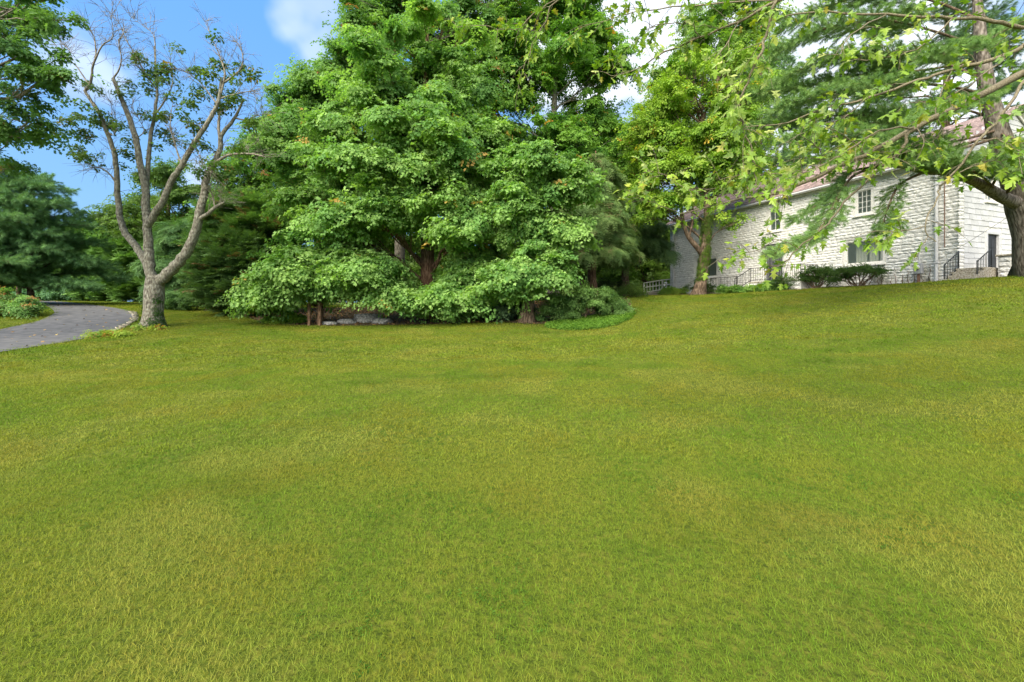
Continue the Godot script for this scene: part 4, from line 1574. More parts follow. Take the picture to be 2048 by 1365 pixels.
func make_drive() -> void:
	var outer := []
	for a in [[-90, 728, 11.6], [0, 706, 13.5], [135, 685, 16.5], [225, 666, 19.5], [265, 646, 22.5], [275, 637, 24.5], [268, 626, 27], [246, 620, 29], [197, 612, 33], [142, 606, 38], [90, 602, 44], [20, 600, 52]]:
		outer.append(Vector2((a[0] - CU) / F * a[2], -a[2]))
	var inner := []
	for a in [[-200, 690, 15.5], [-100, 675, 18], [0, 661.5, 20.5], [50, 650, 21.8], [80, 641, 23], [106, 629, 25.5], [106, 621, 27.2], [96, 614, 29.5], [77, 609, 33], [55, 605, 38], [20, 603, 44], [-40, 601, 50]]:
		inner.append(Vector2((a[0] - CU) / F * a[2], -a[2]))
	var a2 := spline2(outer, 10)
	var b2 := spline2(inner, 10)
	tag(part("driveway", ribbon(a2, b2, 0.03), mats["asphalt"], self), "", "", "", "structure")
	var ring := PackedVector2Array()
	for k in a2.size():
		ring.append(a2[k].lerp(b2[k], 0.035 + 0.02 * sin(k * 1.7)))
	for k in range(b2.size() - 1, -1, -1):
		ring.append(b2[k].lerp(a2[k], 0.03 + 0.02 * sin(k * 2.3)))
	no_grass.append(ring)
	litter("drive_leaves", "scattered dead leaves lying on the drive", ring, 170, 49, [Color(0.3, 0.2, 0.09), Color(0.2, 0.13, 0.07), Color(0.35, 0.27, 0.1)])
	# rough kerb stones round the outside of the bend and at the inner corner
	var rng := rng_of(41)
	var k0 := thing("drive_kerb", "row of rough pale kerb stones round the outer bend of the drive", "kerb", lay(a2[40].x, a2[40].y))
	var at := 27.0
	while at < 62.0:
		var i := int(at)
		var p := a2[i].lerp(a2[mini(i + 1, a2.size() - 1)], at - i)
		var q := a2[mini(i + 1, a2.size() - 1)] - a2[i]
		var m := MB.new()
		var l := rng.randf_range(0.3, 0.55)
		stone(m, l, 0.26, 0.12, rng)
		var o := part("kerb_stone", m.mesh(), mats["kerb_stone"], k0, lay(p.x, p.y, 0.05) - k0.position + Vector3(q.y, 0, -q.x).normalized() * 0.08)
		o.rotation = Vector3(-PI / 2 + rng.randf_range(-0.2, 0.2), 0, 0)
		o.rotate_y(-atan2(q.y, q.x) + rng.randf_range(-0.2, 0.2))
		at += (l + rng.randf_range(0.05, 0.5)) / maxf(q.length(), 0.05)

func make_beds() -> void:
	var bed := []
	for a in [[520, 22.9], [600, 22.4], [700, 22.0], [800, 21.9], [900, 21.5], [1000, 20.9], [1050, 20.0], [1100, 19.9], [1160, 19.8], [1240, 21.5], [1262, 24.0], [1245, 28.5], [1180, 34], [1000, 36], [800, 36], [600, 34], [500, 28]]:
		bed.append(Vector2((a[0] - CU) / F * a[1], -a[1]))
	tag(part("planting_bed", blob_sheet(bed, 0.02), mats["mulch"], self), "", "", "", "structure")
	var ring := spline2(bed + [bed[0]], 10)
	no_grass.append(ring)
	litter("fallen_leaves", "brown and orange leaf litter under the maples", ring, 9000, 43, [Color(0.3, 0.16, 0.06), Color(0.22, 0.13, 0.06), Color(0.14, 0.09, 0.05), Color(0.36, 0.22, 0.08), Color(0.1, 0.12, 0.03)])
	var pach := []
	for a in [[1092, 19.6], [1110, 18.75], [1160, 18.45], [1215, 18.75], [1256, 20.0], [1262, 21.5], [1215, 21.4], [1150, 20.6]]:
		pach.append(Vector2((a[0] - CU) / F * a[1], -a[1]))
	var pr := spline2(pach + [pach[0]], 10)
	no_grass.append(pr)
	var rng := rng_of(44)
	var cl := Cloud.new()
	var lo := pr[0]
	var hi := pr[0]
	for p in pr:
		lo = lo.min(p)
		hi = hi.max(p)
	while cl.b.size() < 3400 * 16:
		var x := rng.randf_range(lo.x, hi.x)
		var z := rng.randf_range(lo.y, hi.y)
		if inside(pr, x, z):
			var c := Color(0.09, 0.21, 0.03).lerp(Color(0.2, 0.36, 0.05), clampf(rng.randfn(0.5, 0.3), 0, 1))
			cl.add(frame(Vector3(rng.randf_range(-0.4, 0.4), 1, rng.randf_range(-0.4, 0.4)), rng, rng.randf_range(0.55, 0.85)), lay(x, z, 0.06 + 0.1 * rng.randf()), c)
	tag(scatter("ground_cover", meshes["oval"], mats["leaf"], cl, self), "low bright green ground cover curving round the front of the shrub bed", "plants", "", "stuff")
	# dry strip and dark ground plants along the foot of the house
	var ex := house_x()
	var foot := []
	for a in [[-2.2, -1.0], [1.0, -1.0], [5.0, -1.3], [6.2, -2.0], [10.0, -2.3], [12.0, -2.4], [17.0, -2.6], [19.5, -2.4], [19.5, 1.0], [10, 1.0], [0, 1.0], [-2.2, 4.0]]:
		var w: Vector3 = ex * Vector3(a[0], 0, a[1])
		foot.append(Vector2(w.x, w.z))
	tag(part("house_bed", blob_sheet(foot, 0.02), mats["mulch"], self), "", "", "", "structure")
	var fr := spline2(foot + [foot[0]], 10)
	no_grass.append(fr)
	litter("dry_leaves", "orange-brown dry leaves along the foot of the house wall", fr, 2600, 47, [Color(0.42, 0.24, 0.08), Color(0.34, 0.2, 0.08), Color(0.2, 0.13, 0.06), Color(0.5, 0.33, 0.13)])

func house_x() -> Transform3D:
	var e := Vector3(-0.348, 0, -0.9375)
	return Transform3D(Basis(e, Vector3.UP, e.cross(Vector3.UP)), Vector3(19.92, 2.62, -20.0))

func left_side() -> void:
	# tall dark tree reaching in at the left edge
	var tp := trunk_px(-230, 17, [[-215, 480], [-190, 330], [-150, 180], [-120, 40], [-100, -150]], [0.42, 0.36, 0.3, 0.22, 0.15, 0.06])
	broadleaf("oak_tree", "tall dark-leaved tree leaning in at the upper left edge", tp[0], tp[1], masses_px([[20, 20, 0, 85, 60, 2, 15], [-60, 90, 0, 120, 90, 2.5, 12], [45, 110, -0.5, 70, 45, 1.5, 9], [80, 160, -0.5, 55, 28, 1, 6], [10, 185, 0, 60, 35, 1.5, 6], [55, 245, 0, 50, 40, 1.2, 7], [0, 300, 0, 60, 55, 1.5, 8], [-120, 220, 1, 110, 120, 2.5, 10], [-80, -60, 0, 160, 80, 3, 12]], 17), {"seed": 101, "lobe": 0.46, "more": 1.1, "per": 110.0, "leaf": "maple_small", "cols": [Color(0.045, 0.105, 0.035), Color(0.11, 0.2, 0.06), Color(0.16, 0.12, 0.05)], "odd": 0.02, "bark": "bark_grey", "flat": 0.5})
	# pines beside the drive
	conifer("white_pine", "blue-green pine with wide drooping boughs beside the bend of the drive", on(62, 33), 9.6, 5.2, {"seed": 111, "mesh": "pine", "tone": [Color(0.055, 0.125, 0.05), Color(0.15, 0.27, 0.11)], "first": 0.9, "n": 50, "rise": 0.1, "arch": 0.1, "spread": 0.3, "step": 0.42, "size": 1.9, "shape": 0.55, "bare": 0.22, "bark": "bark_brown", "trunk": 0.2})
	conifer("white_pine", "dark pine behind the others at the left edge of the drive", on(-30, 31), 10.5, 4.6, {"seed": 112, "mesh": "pine", "tone": [Color(0.05, 0.12, 0.045), Color(0.14, 0.25, 0.095)], "first": 0.8, "n": 46, "rise": 0.08, "arch": 0.1, "spread": 0.3, "step": 0.42, "size": 1.9, "shape": 0.55, "bare": 0.2, "trunk": 0.2})
	# bush with reddish tips on the verge
	shrub("verge_bush", "pale green bush with reddish tips at the left edge beside the drive", on(14, 24.3), [[Vector3(-0.3, 0.75, 0), Vector3(1.0, 0.75, 0.9), 16], [Vector3(0.9, 0.55, 0.1), Vector3(0.75, 0.6, 0.7), 10], [Vector3(-1.4, 0.9, 0), Vector3(1.0, 0.8, 0.8), 10]], {"seed": 121, "lobe": 0.36, "per": 330.0, "leaf": "oval", "cols": [Color(0.07, 0.15, 0.04), Color(0.16, 0.25, 0.09), Color(0.32, 0.14, 0.07)], "odd": 0.07})
	# far bush beyond the bend
	shrub("far_bush", "pale blue-green bush beyond the far end of the drive", on(128, 50), [[Vector3(0, 1.1, 0), Vector3(2.0, 1.2, 1.5), 22], [Vector3(1.8, 0.9, 0), Vector3(1.4, 1.0, 1.2), 12], [Vector3(-2.2, 0.9, 0), Vector3(1.6, 1.0, 1.2), 12]], {"seed": 122, "lobe": 0.65, "per": 130.0, "leaf": "oval", "size": 1.8, "cols": [Color(0.05, 0.12, 0.06), Color(0.12, 0.22, 0.11)]})
	# dense evergreens closing the view behind the drive
	for a in [[190, 49, 8.0, 2.5, 131, "dense evergreen beyond the bend of the drive, leftmost of the row"], [232, 47, 6.9, 2.3, 132, "short dense evergreen second from the left in the row behind the drive"], [272, 46, 7.4, 2.6, 133, "dense evergreen behind the fork of the half-bare tree, left of its trunk"], [345, 46, 8.6, 2.7, 134, "dense evergreen right behind the trunk of the half-bare tree"], [150, 56, 9.0, 3.2, 136, "far evergreen showing over the pale bush at the end of the drive"]]:
		conifer("evergreen_tree", a[5], on(a[0], a[1]), a[2], a[3], {"seed": a[4], "mesh": "cedar", "tone": [Color(0.06, 0.13, 0.035), Color(0.15, 0.26, 0.07)], "first": 0.15, "n": 120, "rise": 0.25, "arch": -0.05, "spread": 0.35, "step": 0.3, "size": 2.0, "belly": 0.5, "bare": 0.35, "lift": 0.6, "trunk": 0.13}, "evergreens behind the drive")
	# dark hemlock in the shade right of the half-bare tree
	conifer("hemlock_tree", "dark drooping hemlock standing behind the lawn right of the half-bare tree", on(400, 36), 7.4, 3.2, {"seed": 141, "mesh": "hemlock", "tone": [Color(0.04, 0.095, 0.035), Color(0.1, 0.18, 0.06)], "first": 0.2, "n": 110, "rise": -0.05, "arch": 0.12, "spread": 0.4, "step": 0.34, "size": 1.4, "belly": 0.6, "bare": 0.25, "droop": 0.3, "trunk": 0.16})
	shrub("shade_shrub", "dark low shrub at the lawn edge right of the half-bare tree", on(392, 29.5), [[Vector3(0, 0.6, 0), Vector3(1.3, 0.7, 0.8), 16], [Vector3(1.7, 0.5, 0.2), Vector3(1.0, 0.6, 0.7), 10], [Vector3(-1.5, 0.45, 0), Vector3(0.9, 0.55, 0.7), 9]], {"seed": 142, "lobe": 0.38, "per": 300.0, "leaf": "oval", "cols": [Color(0.025, 0.06, 0.02), Color(0.06, 0.11, 0.03)]})
	# leafy tree behind the half-bare one
	tp = trunk_px(330, 38, [[332, 540], [335, 450], [338, 370]], [0.3, 0.24, 0.18, 0.06])
	broadleaf("young_oak", "rounded green tree standing behind the half-bare tree", tp[0], tp[1], masses_px([[330, 380, 0, 70, 55, 2.5, 16], [270, 425, 0, 60, 40, 2, 11], [390, 420, 0, 55, 45, 2, 11], [230, 440, 0, 40, 30, 1.5, 7], [340, 460, -1, 90, 35, 2, 13]], 38), {"seed": 151, "lobe": 0.95, "per": 75.0, "cols": [Color(0.045, 0.09, 0.022), Color(0.1, 0.165, 0.04)]})
	# pole and its wires behind the pines
	var pole := thing("utility_pole", "brown wooden utility pole with wires showing among the pines at the left", "pole", on(37, 36.0))
	var m := MB.new()
	m.tube(PackedVector3Array([Vector3(0, -0.5, 0), Vector3(0, 4, 0), Vector3(0, 7.6, 0)]), PackedFloat32Array([0.16, 0.14, 0.12]), 10)
	part("shaft", m.mesh(), mats["pole_wood"], pole)
	m = MB.new()
	m.bar(Vector3(-0.9, 7.1, 0.16), Vector3(0.9, 7.1, 0.16), 0.09, 0.09)
	part("crossarm", m.mesh(), mats["pole_wood"], pole)
	for x in [-0.8, -0.3, 0.8]:
		m = MB.new()
		var w := PackedVector3Array()
		var r := PackedFloat32Array()
		for k in 25:
			var f := k / 24.0 * 2.0 - 1.0
			w.append(Vector3(x + f * 30.0, 7.18 - 1.2 * (1.0 - absf(f)) * absf(f) * 2.0, 0.16 - f * 5.0))
			r.append(0.01)
		m.tube(w, r, 4)
		part("wire", m.mesh(), mats["wire"], pole)

func bare_tree() -> void:
	var d := 20.5
	var base := on(305, d)
	var t := thing("half_bare_tree", "tall grey-barked tree with bare upper limbs and sparse leaves beside the drive", "tree", base)
	var rng := rng_of(201)
	var loc := PackedVector3Array()
	for a in [[305, 656], [306, 620], [308, 585], [310, 556]]:
		loc.append(P(a[0], a[1], d) - base)
	loc[0] = Vector3.ZERO
	part("trunk", flare(loc, PackedFloat32Array([0.39, 0.37, 0.38, 0.34]), rng, 18, 0.05).mesh(), mats["bark_lichen"], t)
	var limbs := [
		[[[308, 575], [300, 545], [298, 515], [295, 470], [292, 420], [288, 363], [279, 323], [271, 277], [255, 228], [237, 185], [226, 157]], [0.27, 0.1]],
		[[[291, 440], [295, 338, 0.3], [300, 277, 0.5], [308, 231, 0.7], [314, 185, 0.8], [311, 138, 0.9], [308, 92, 1.0]], [0.13, 0.03]],
		[[[293, 455], [303, 438, -0.2], [326, 400, -0.4], [345, 358, -0.5], [363, 332, -0.6], [388, 286, -0.7], [415, 246, -0.8], [434, 209, -0.8], [440, 185, -0.8], [442, 157, -0.8]], [0.19, 0.075]],
		[[[303, 556], [291, 526, 0.2], [277, 501, 0.4], [255, 474, 0.6], [243, 449, 0.7], [236, 400, 0.9], [232, 338, 1.1], [226, 301, 1.2], [212, 261, 1.2], [197, 225, 1.2], [178, 197, 1.2], [169, 181, 1.2]], [0.21, 0.08]],
		[[[309, 572], [325, 556, -0.1], [345, 538, -0.2], [363, 517, -0.3], [385, 480, -0.4], [397, 437, -0.5], [406, 397, -0.5], [412, 360, -0.4], [428, 326, -0.3], [440, 298, -0.2], [443, 271, -0.2], [462, 246, 0], [477, 221, 0], [486, 200, 0]], [0.31, 0.05]],
		[[[169, 184, 1.2], [181, 163, 1.2], [185, 132, 1.1], [191, 111, 1.1], [188, 74, 1.1], [175, 58, 1.1]], [0.08, 0.014]],
		[[[185, 132, 1.1], [203, 92, 1.0], [225, 74, 0.9], [221, 31, 0.8]], [0.05, 0.01]],
		[[[178, 172, 1.2], [154, 135, 1.3], [123, 105, 1.4], [89, 61, 1.5]], [0.045, 0.01]],
		[[[140, 122, 1.3], [138, 100, 1.3], [118, 82, 1.3]], [0.02, 0.006]],
		[[[232, 368, 1.0], [221, 351, 1.0], [197, 335, 1.0], [166, 340, 1.0]], [0.06, 0.014]],
		[[[226, 157], [238, 138], [242, 112], [236, 83], [240, 75]], [0.045, 0.01]],
		[[[314, 180, 0.8], [295, 155, 0.8], [274, 117, 0.7], [250, 76, 0.6], [240, 50, 0.6], [222, 28, 0.6]], [0.05, 0.01]],
		[[[310, 175, 0.8], [290, 150, 0.6], [270, 128, 0.5]], [0.045, 0.03]],
		[[[311, 138, 0.9], [308, 75, 0.9], [290, 55, 0.9], [262, 35, 0.9]], [0.03, 0.008]],
		[[[434, 209, -0.8], [449, 154, -0.8], [443, 123, -0.7], [428, 86, -0.7], [409, 43, -0.7]], [0.06, 0.01]],
		[[[449, 165, -0.8], [483, 135, -0.7], [483, 101, -0.7], [472, 84, -0.7]], [0.05, 0.01]],
		[[[436, 198, -0.8], [480, 186, -0.6], [508, 181, -0.5]], [0.05, 0.012]],
		[[[425, 330, -0.3], [455, 311, -0.5], [498, 308, -0.7], [532, 314, -0.8]], [0.085, 0.03]],
		[[[440, 285, -0.2], [437, 246, 0.2], [440, 215, 0.4], [436, 190, 0.5]], [0.09, 0.03]],
		[[[470, 236, 0], [492, 240, 0], [515, 231, 0.1], [536, 228, 0.1]], [0.05, 0.012]],
		[[[397, 440, -0.5], [415, 428, -0.7], [435, 412, -0.8], [448, 405, -0.8]], [0.12, 0.07]],
		[[[430, 415, -0.8], [425, 395, -0.8], [418, 375, -0.8]], [0.04, 0.012]],
		[[[388, 286, -0.7], [398, 310, -1.0], [412, 345, -1.2]], [0.03, 0.012]],
		[[[271, 277], [288, 262, 0.4], [275, 235, 0.5], [262, 215, 0.6]], [0.03, 0.01]],
		[[[212, 261, 1.2], [228, 270, 1.0], [230, 238, 0.9], [224, 205, 0.9]], [0.03, 0.01]],
		[[[363, 332, -0.6], [350, 290, -0.3], [340, 250, 0], [345, 205, 0.2]], [0.05, 0.012]],
		[[[308, 231, 0.7], [330, 200, 0.7], [345, 165, 0.7], [340, 120, 0.7]], [0.05, 0.012]],
		[[[434, 209, -0.8], [412, 180, -0.5], [395, 160, -0.4], [375, 145, -0.4]], [0.04, 0.01]]]
	var tips := []
	for l in limbs:
		var e := line(l[0], d, [l[1][0] * 0.84, l[1][1] * 0.7], base)
		for k in e[0].size():
			if k > 0 and k < e[0].size() - 1:
				e[0][k] += rv(rng) * e[1][k] * 0.16
		var m := MB.new()
		m.tube(e[0], e[1], 12 if l[1][0] > 0.15 else 8, 0.05, rng)
		part("limb", m.mesh(), mats["bark_lichen" if l[1][0] > 0.1 else "bark_grey"], t)
		tips.append(e)
	# bare twigs
	var tw := MB.new()
	for e in tips:
		var p: PackedVector3Array = e[0]
		for q in 26:
			var k := rng.randi_range(p.size() / 3, p.size() - 1)
			if e[1][k] > 0.12:
				continue
			var dir := ((p[p.size() - 1] - p[p.size() - 2]).normalized() * 0.5 + rv(rng) * 0.9 + Vector3.UP * 0.35).normalized()
			var l := rng.randf_range(0.35, 1.35)
			var w := bent(p[k], p[k] + dir * l, 0.011, 0.0035, rng, 0.05, 4)
			tw.tube(w[0], w[1], 4)
			for s in 2:
				var w2 := bent(w[0][2], w[0][2] + (dir + rv(rng) * 0.8).normalized() * l * 0.5, 0.007, 0.003, rng, 0.0, 3)
				tw.tube(w2[0], w2[1], 3)
	part("twigs", tw.mesh(), mats["bark_grey"], t)
	# sparse leaf tufts
	var lobes := []
	for a in [[310, 120, 0.9, 40, 30, 9], [345, 135, 0.5, 40, 30, 10], [355, 180, 0.3, 40, 35, 9], [305, 175, 0.7, 30, 30, 7], [400, 145, -0.3, 30, 25, 6], [430, 95, -0.7, 26, 24, 4], [455, 130, -0.7, 30, 30, 6], [480, 165, -0.6, 28, 28, 6], [500, 150, -0.6, 14, 25, 3], [430, 180, -0.3, 30, 30, 6], [260, 180, 0.6, 26, 26, 6], [230, 160, 0.8, 22, 20, 4], [205, 215, 1.1, 34, 32, 9], [165, 240, 1.2, 36, 26, 8], [220, 260, 1.0, 40, 36, 9], [150, 275, 1.2, 34, 24, 8], [170, 315, 1.1, 50, 22, 11], [130, 300, 1.2, 26, 16, 5], [250, 300, 0.8, 36, 36, 7], [330, 225, 0.5, 40, 34, 8], [375, 240, 0.0, 36, 30, 7], [300, 250, 0.5, 32, 30, 7], [345, 285, 0.2, 36, 30, 6], [410, 290, -0.6, 26, 30, 5], [455, 220, 0, 34, 36, 8], [490, 250, 0.1, 30, 22, 5], [420, 330, -0.5, 28, 22, 4], [480, 290, -0.5, 30, 18, 4], [185, 150, 1.2, 20, 16, 3], [400, 210, -0.6, 26, 26, 5], [140, 200, 1.2, 30, 16, 4], [120, 235, 1.3, 26, 14, 4], [460, 355, -0.5, 26, 22, 4], [270, 340, 0.5, 36, 28, 5]]:
		for k in a[5]:
			var c := P(a[0] + rng.randfn(0, 0.55) * a[3], a[1] + rng.randfn(0, 0.55) * a[4], d + a[2] + rng.randf_range(-0.8, 0.8)) - base
			if rng.randf() < 0.56:
				lobes.append([c, rng.randf_range(0.14, 0.3), 0, Vector3.UP])
	scatter("crown", meshes["maple_small"], mats["leaf"], leaf_lobes(lobes, 130.0, [Color(0.035, 0.075, 0.018), Color(0.08, 0.13, 0.03), Color(0.16, 0.1, 0.03)], rng, {"flat": 0.9, "odd": 0.03}), t)
	# ivy on the foot of the trunk
	var iv := Cloud.new()
	for k in 420:
		var a := rng.randf() * TAU
		var y := rng.randf() * 1.5
		if sin(a * 2.0 + 0.6) + sin(a * 5.0) * 0.4 < y * 0.7 - 0.2:
			continue
		var out := Vector3(cos(a), 0.2, sin(a)).normalized()
		var rr := 0.45 + 0.3 * pow(clampf(1.0 - y / 0.6, 0, 1), 2.0)
		iv.add(frame(out + rv(rng) * 0.3, rng, rng.randf_range(0.3, 0.5)), Vector3(cos(a) * rr, y, sin(a) * rr), Color(0.03, 0.075, 0.02).lerp(Color(0.08, 0.16, 0.04), rng.randf()))
	scatter("ivy", meshes["maple_small"], mats["leaf"], iv, t)
	# plants at the foot and by the drive
	shrub("verge_plants", "low yellow-green leafy plants at the drive edge in front of the half-bare tree", on(218, 17.9), [[Vector3(-0.5, 0.05, 0.05), Vector3(0.4, 0.08, 0.25), 7], [Vector3(0, 0.06, 0), Vector3(0.45, 0.09, 0.3), 8], [Vector3(0.5, 0.05, 0), Vector3(0.35, 0.08, 0.25), 6]], {"seed": 205, "lobe": 0.17, "per": 420.0, "leaf": "lance", "size": 0.7, "cols": [Color(0.1, 0.19, 0.03), Color(0.26, 0.3, 0.05), Color(0.25, 0.13, 0.05)], "odd": 0.12, "category": "plants"})
	shrub("foot_plants", "small leafy plants round the foot of the half-bare tree", on(303, 19.9), [[Vector3(-0.45, 0.03, 0), Vector3(0.3, 0.06, 0.2), 5], [Vector3(0.4, 0.03, 0.05), Vector3(0.3, 0.06, 0.2), 5]], {"seed": 206, "lobe": 0.12, "per": 420.0, "leaf": "oval", "cols": [Color(0.07, 0.15, 0.025), Color(0.2, 0.24, 0.04), Color(0.26, 0.13, 0.04)], "odd": 0.15, "category": "plants"})

func middle_trees() -> void:
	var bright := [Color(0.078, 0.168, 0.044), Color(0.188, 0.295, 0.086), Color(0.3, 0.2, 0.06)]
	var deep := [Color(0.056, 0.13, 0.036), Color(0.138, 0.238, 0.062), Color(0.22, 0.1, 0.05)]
	# cedar and a rounder tree at the left end of the group
	conifer("cedar_tree", "brownish green cedar at the left end of the tree group", on(500, 29), 7.4, 2.7, {"seed": 301, "mesh": "cedar", "tone": [Color(0.055, 0.12, 0.035), Color(0.14, 0.23, 0.065), Color(0.17, 0.12, 0.05)], "first": 0.2, "n": 130, "rise": 0.2, "arch": -0.03, "spread": 0.36, "step": 0.3, "size": 1.8, "belly": 0.55, "bare": 0.3, "lift": 0.5, "trunk": 0.15})
	conifer("cedar_tree", "shorter cedar in front of the others left of the maples", on(470, 26.5), 4.6, 2.0, {"seed": 302, "mesh": "cedar", "tone": [Color(0.05, 0.1, 0.03), Color(0.12, 0.2, 0.06), Color(0.16, 0.1, 0.05)], "first": 0.1, "n": 100, "rise": 0.2, "arch": -0.03, "spread": 0.36, "step": 0.28, "size": 1.6, "belly": 0.5, "bare": 0.3, "lift": 0.5, "trunk": 0.11})
	var tp := trunk_px(560, 34, [[560, 520], [556, 400], [552, 300]], [0.3, 0.25, 0.18, 0.06])
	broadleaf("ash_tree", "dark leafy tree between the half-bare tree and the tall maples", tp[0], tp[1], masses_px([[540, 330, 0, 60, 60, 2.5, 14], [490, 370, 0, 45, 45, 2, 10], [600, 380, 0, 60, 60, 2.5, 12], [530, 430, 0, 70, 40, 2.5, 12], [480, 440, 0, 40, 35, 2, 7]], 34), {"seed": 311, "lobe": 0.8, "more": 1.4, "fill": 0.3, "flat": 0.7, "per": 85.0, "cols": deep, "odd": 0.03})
	# young twin-trunked maple, low at the front
	tp = trunk_px(640, 23.4, [[641, 610], [640, 570], [642, 520], [648, 470]], [0.15, 0.13, 0.12, 0.09, 0.03])
	broadleaf("low_maple", "low spreading young maple at the front left of the group, boughs near the lawn", tp[0], tp[1], masses_px([[600, 545, -1, 75, 32, 1.5, 14], [545, 580, -1.2, 50, 38, 1.2, 10], [660, 520, -0.5, 70, 30, 1.5, 10], [610, 580, -1.4, 70, 24, 1.0, 11], [525, 606, -1.2, 40, 16, 0.8, 5], [680, 572, -1.2, 38, 26, 0.8, 6], [720, 530, -0.5, 50, 35, 1.2, 7]], 23.4), {"seed": 321, "lobe": 0.58, "more": 1.6, "fill": 0.3, "per": 150.0, "cols": bright, "bark": "bark_red", "odd": 0.004, "leaf": "maple_small", "size": 1.2})
	# two weathered posts under its boughs
	for a in [[618, "left", 0.085], [639, "right", 0.105]]:
		var m := MB.new()
		m.tube(PackedVector3Array([Vector3(0, -0.4, 0), Vector3(0.01, 0.5, 0), Vector3(0, 1.1, 0)]), PackedFloat32Array([a[2] * 1.1, a[2], a[2]]), 10, 0.04, rng_of(325))
		var o := part("wooden_post", m.mesh(), mats["bark_red"], self, on(a[0], 22.3))
		tag(o, "reddish weathered post under the low maple boughs, %s of the two" % a[1], "post", "posts under the low maple")
	# the great maple
	tp = trunk_px(856, 24.6, [[856, 600], [855, 540], [855, 470], [852, 380], [850, 280], [852, 160], [856, 20]], [0.4, 0.37, 0.36, 0.35, 0.3, 0.23, 0.14, 0.05])
	broadleaf("great_maple", "broad bright green maple in the middle with boughs sweeping to the lawn", tp[0], tp[1], masses_px([[860, 130, 0, 110, 100, 3.5, 14], [770, 210, -1, 100, 80, 3.2, 13], [930, 210, 0.3, 60, 90, 2.5, 8], [850, 265, -2.5, 110, 70, 2.2, 14], [690, 310, -0.5, 110, 80, 3, 14], [770, 360, -2.8, 120, 60, 1.8, 14], [640, 400, -0.8, 90, 70, 2.4, 11], [910, 370, -2.6, 75, 65, 1.8, 10], [600, 290, 0.8, 50, 60, 2.2, 7], [755, 440, -3.0, 75, 36, 1.3, 8], [690, 460, -1.8, 80, 45, 1.8, 8], [955, 450, -2.2, 65, 60, 1.6, 9], [920, 465, -3, 40, 30, 1.2, 4], [735, 545, -3.1, 70, 30, 1.3, 8], [850, 415, -3.0, 55, 22, 1.1, 5], [930, 545, -1.8, 55, 35, 1.3, 5], [865, 600, -3.1, 80, 16, 0.9, 8], [770, 588, -2.7, 45, 26, 1.0, 5], [905, 605, -2.9, 40, 18, 0.8, 4], [985, 395, -1.0, 45, 55, 1.6, 7], [975, 320, 0.0, 45, 60, 2.0, 7], [970, 540, -0.5, 40, 45, 1.4, 6]], 24.6), {"seed": 331, "lobe": 0.78, "more": 1.7, "fill": 0.3, "per": 190.0, "cols": bright, "odd": 0.005, "bark": "bark_red", "limb": 1.2})
	# tall maples behind it
	tp = trunk_px(800, 31, [[800, 480], [798, 330], [790, 180], [785, 40], [780, -120]], [0.4, 0.35, 0.3, 0.24, 0.15, 0.05])
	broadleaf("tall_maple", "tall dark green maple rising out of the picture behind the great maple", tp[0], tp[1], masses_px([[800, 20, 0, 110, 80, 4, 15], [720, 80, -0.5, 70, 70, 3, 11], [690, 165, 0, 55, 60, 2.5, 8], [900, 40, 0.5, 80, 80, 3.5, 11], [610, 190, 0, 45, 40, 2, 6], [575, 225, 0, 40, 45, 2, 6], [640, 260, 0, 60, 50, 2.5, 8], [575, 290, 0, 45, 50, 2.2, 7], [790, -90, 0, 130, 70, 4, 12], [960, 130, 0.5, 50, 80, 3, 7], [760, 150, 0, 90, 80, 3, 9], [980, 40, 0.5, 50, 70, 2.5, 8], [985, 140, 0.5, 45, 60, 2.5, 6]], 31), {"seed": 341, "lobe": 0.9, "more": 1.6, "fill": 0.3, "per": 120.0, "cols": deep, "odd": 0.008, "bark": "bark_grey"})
	tp = trunk_px(1105, 32, [[1103, 480], [1105, 350], [1108, 230], [1112, 100], [1115, -60]], [0.36, 0.32, 0.27, 0.2, 0.12, 0.05])
	broadleaf("tall_maple", "tall open-crowned tree with sky gaps right of the great maple", tp[0], tp[1], masses_px([[1100, 30, 0, 90, 70, 3, 12], [1175, 80, 0, 50, 70, 2.5, 8], [1030, 90, 0, 50, 70, 2.5, 8], [1110, 150, 0, 80, 50, 3, 9], [1190, 170, 0, 40, 60, 2, 6], [1030, 210, 0, 50, 50, 2, 6], [1190, 250, 0.5, 55, 50, 2.5, 9], [1100, 270, 0, 70, 45, 2.5, 9], [1010, 290, 0, 45, 40, 2, 6], [1210, 330, 0.5, 50, 50, 2.5, 9], [1100, 350, 0.5, 80, 50, 2.5, 10], [1100, -60, 0, 110, 60, 3, 9], [985, 330, 0.5, 50, 60, 2.5, 9], [975, 230, 1, 45, 60, 2.5, 8], [1150, 10, 0, 60, 60, 2.5, 8], [1220, 130, 0.5, 30, 60, 2, 5], [1060, 160, 0, 60, 60, 2.5, 7], [1230, 400, 0.5, 50, 40, 2, 7], [1000, 420, 1, 50, 50, 2, 8], [1245, 300, 1, 40, 45, 2, 7], [1255, 360, 1, 45, 45, 2, 7]], 32), {"seed": 342, "lobe": 0.8, "more": 1.7, "fill": 0.35, "per": 125.0, "cols": [Color(0.05, 0.13, 0.025), Color(0.14, 0.25, 0.04), Color(0.35, 0.17, 0.03)], "odd": 0.012, "bark": "bark_grey"})
	tp = trunk_px(1430, 44, [[1430, 480], [1432, 330], [1436, 200], [1440, 60]], [0.36, 0.3, 0.24, 0.16, 0.05])
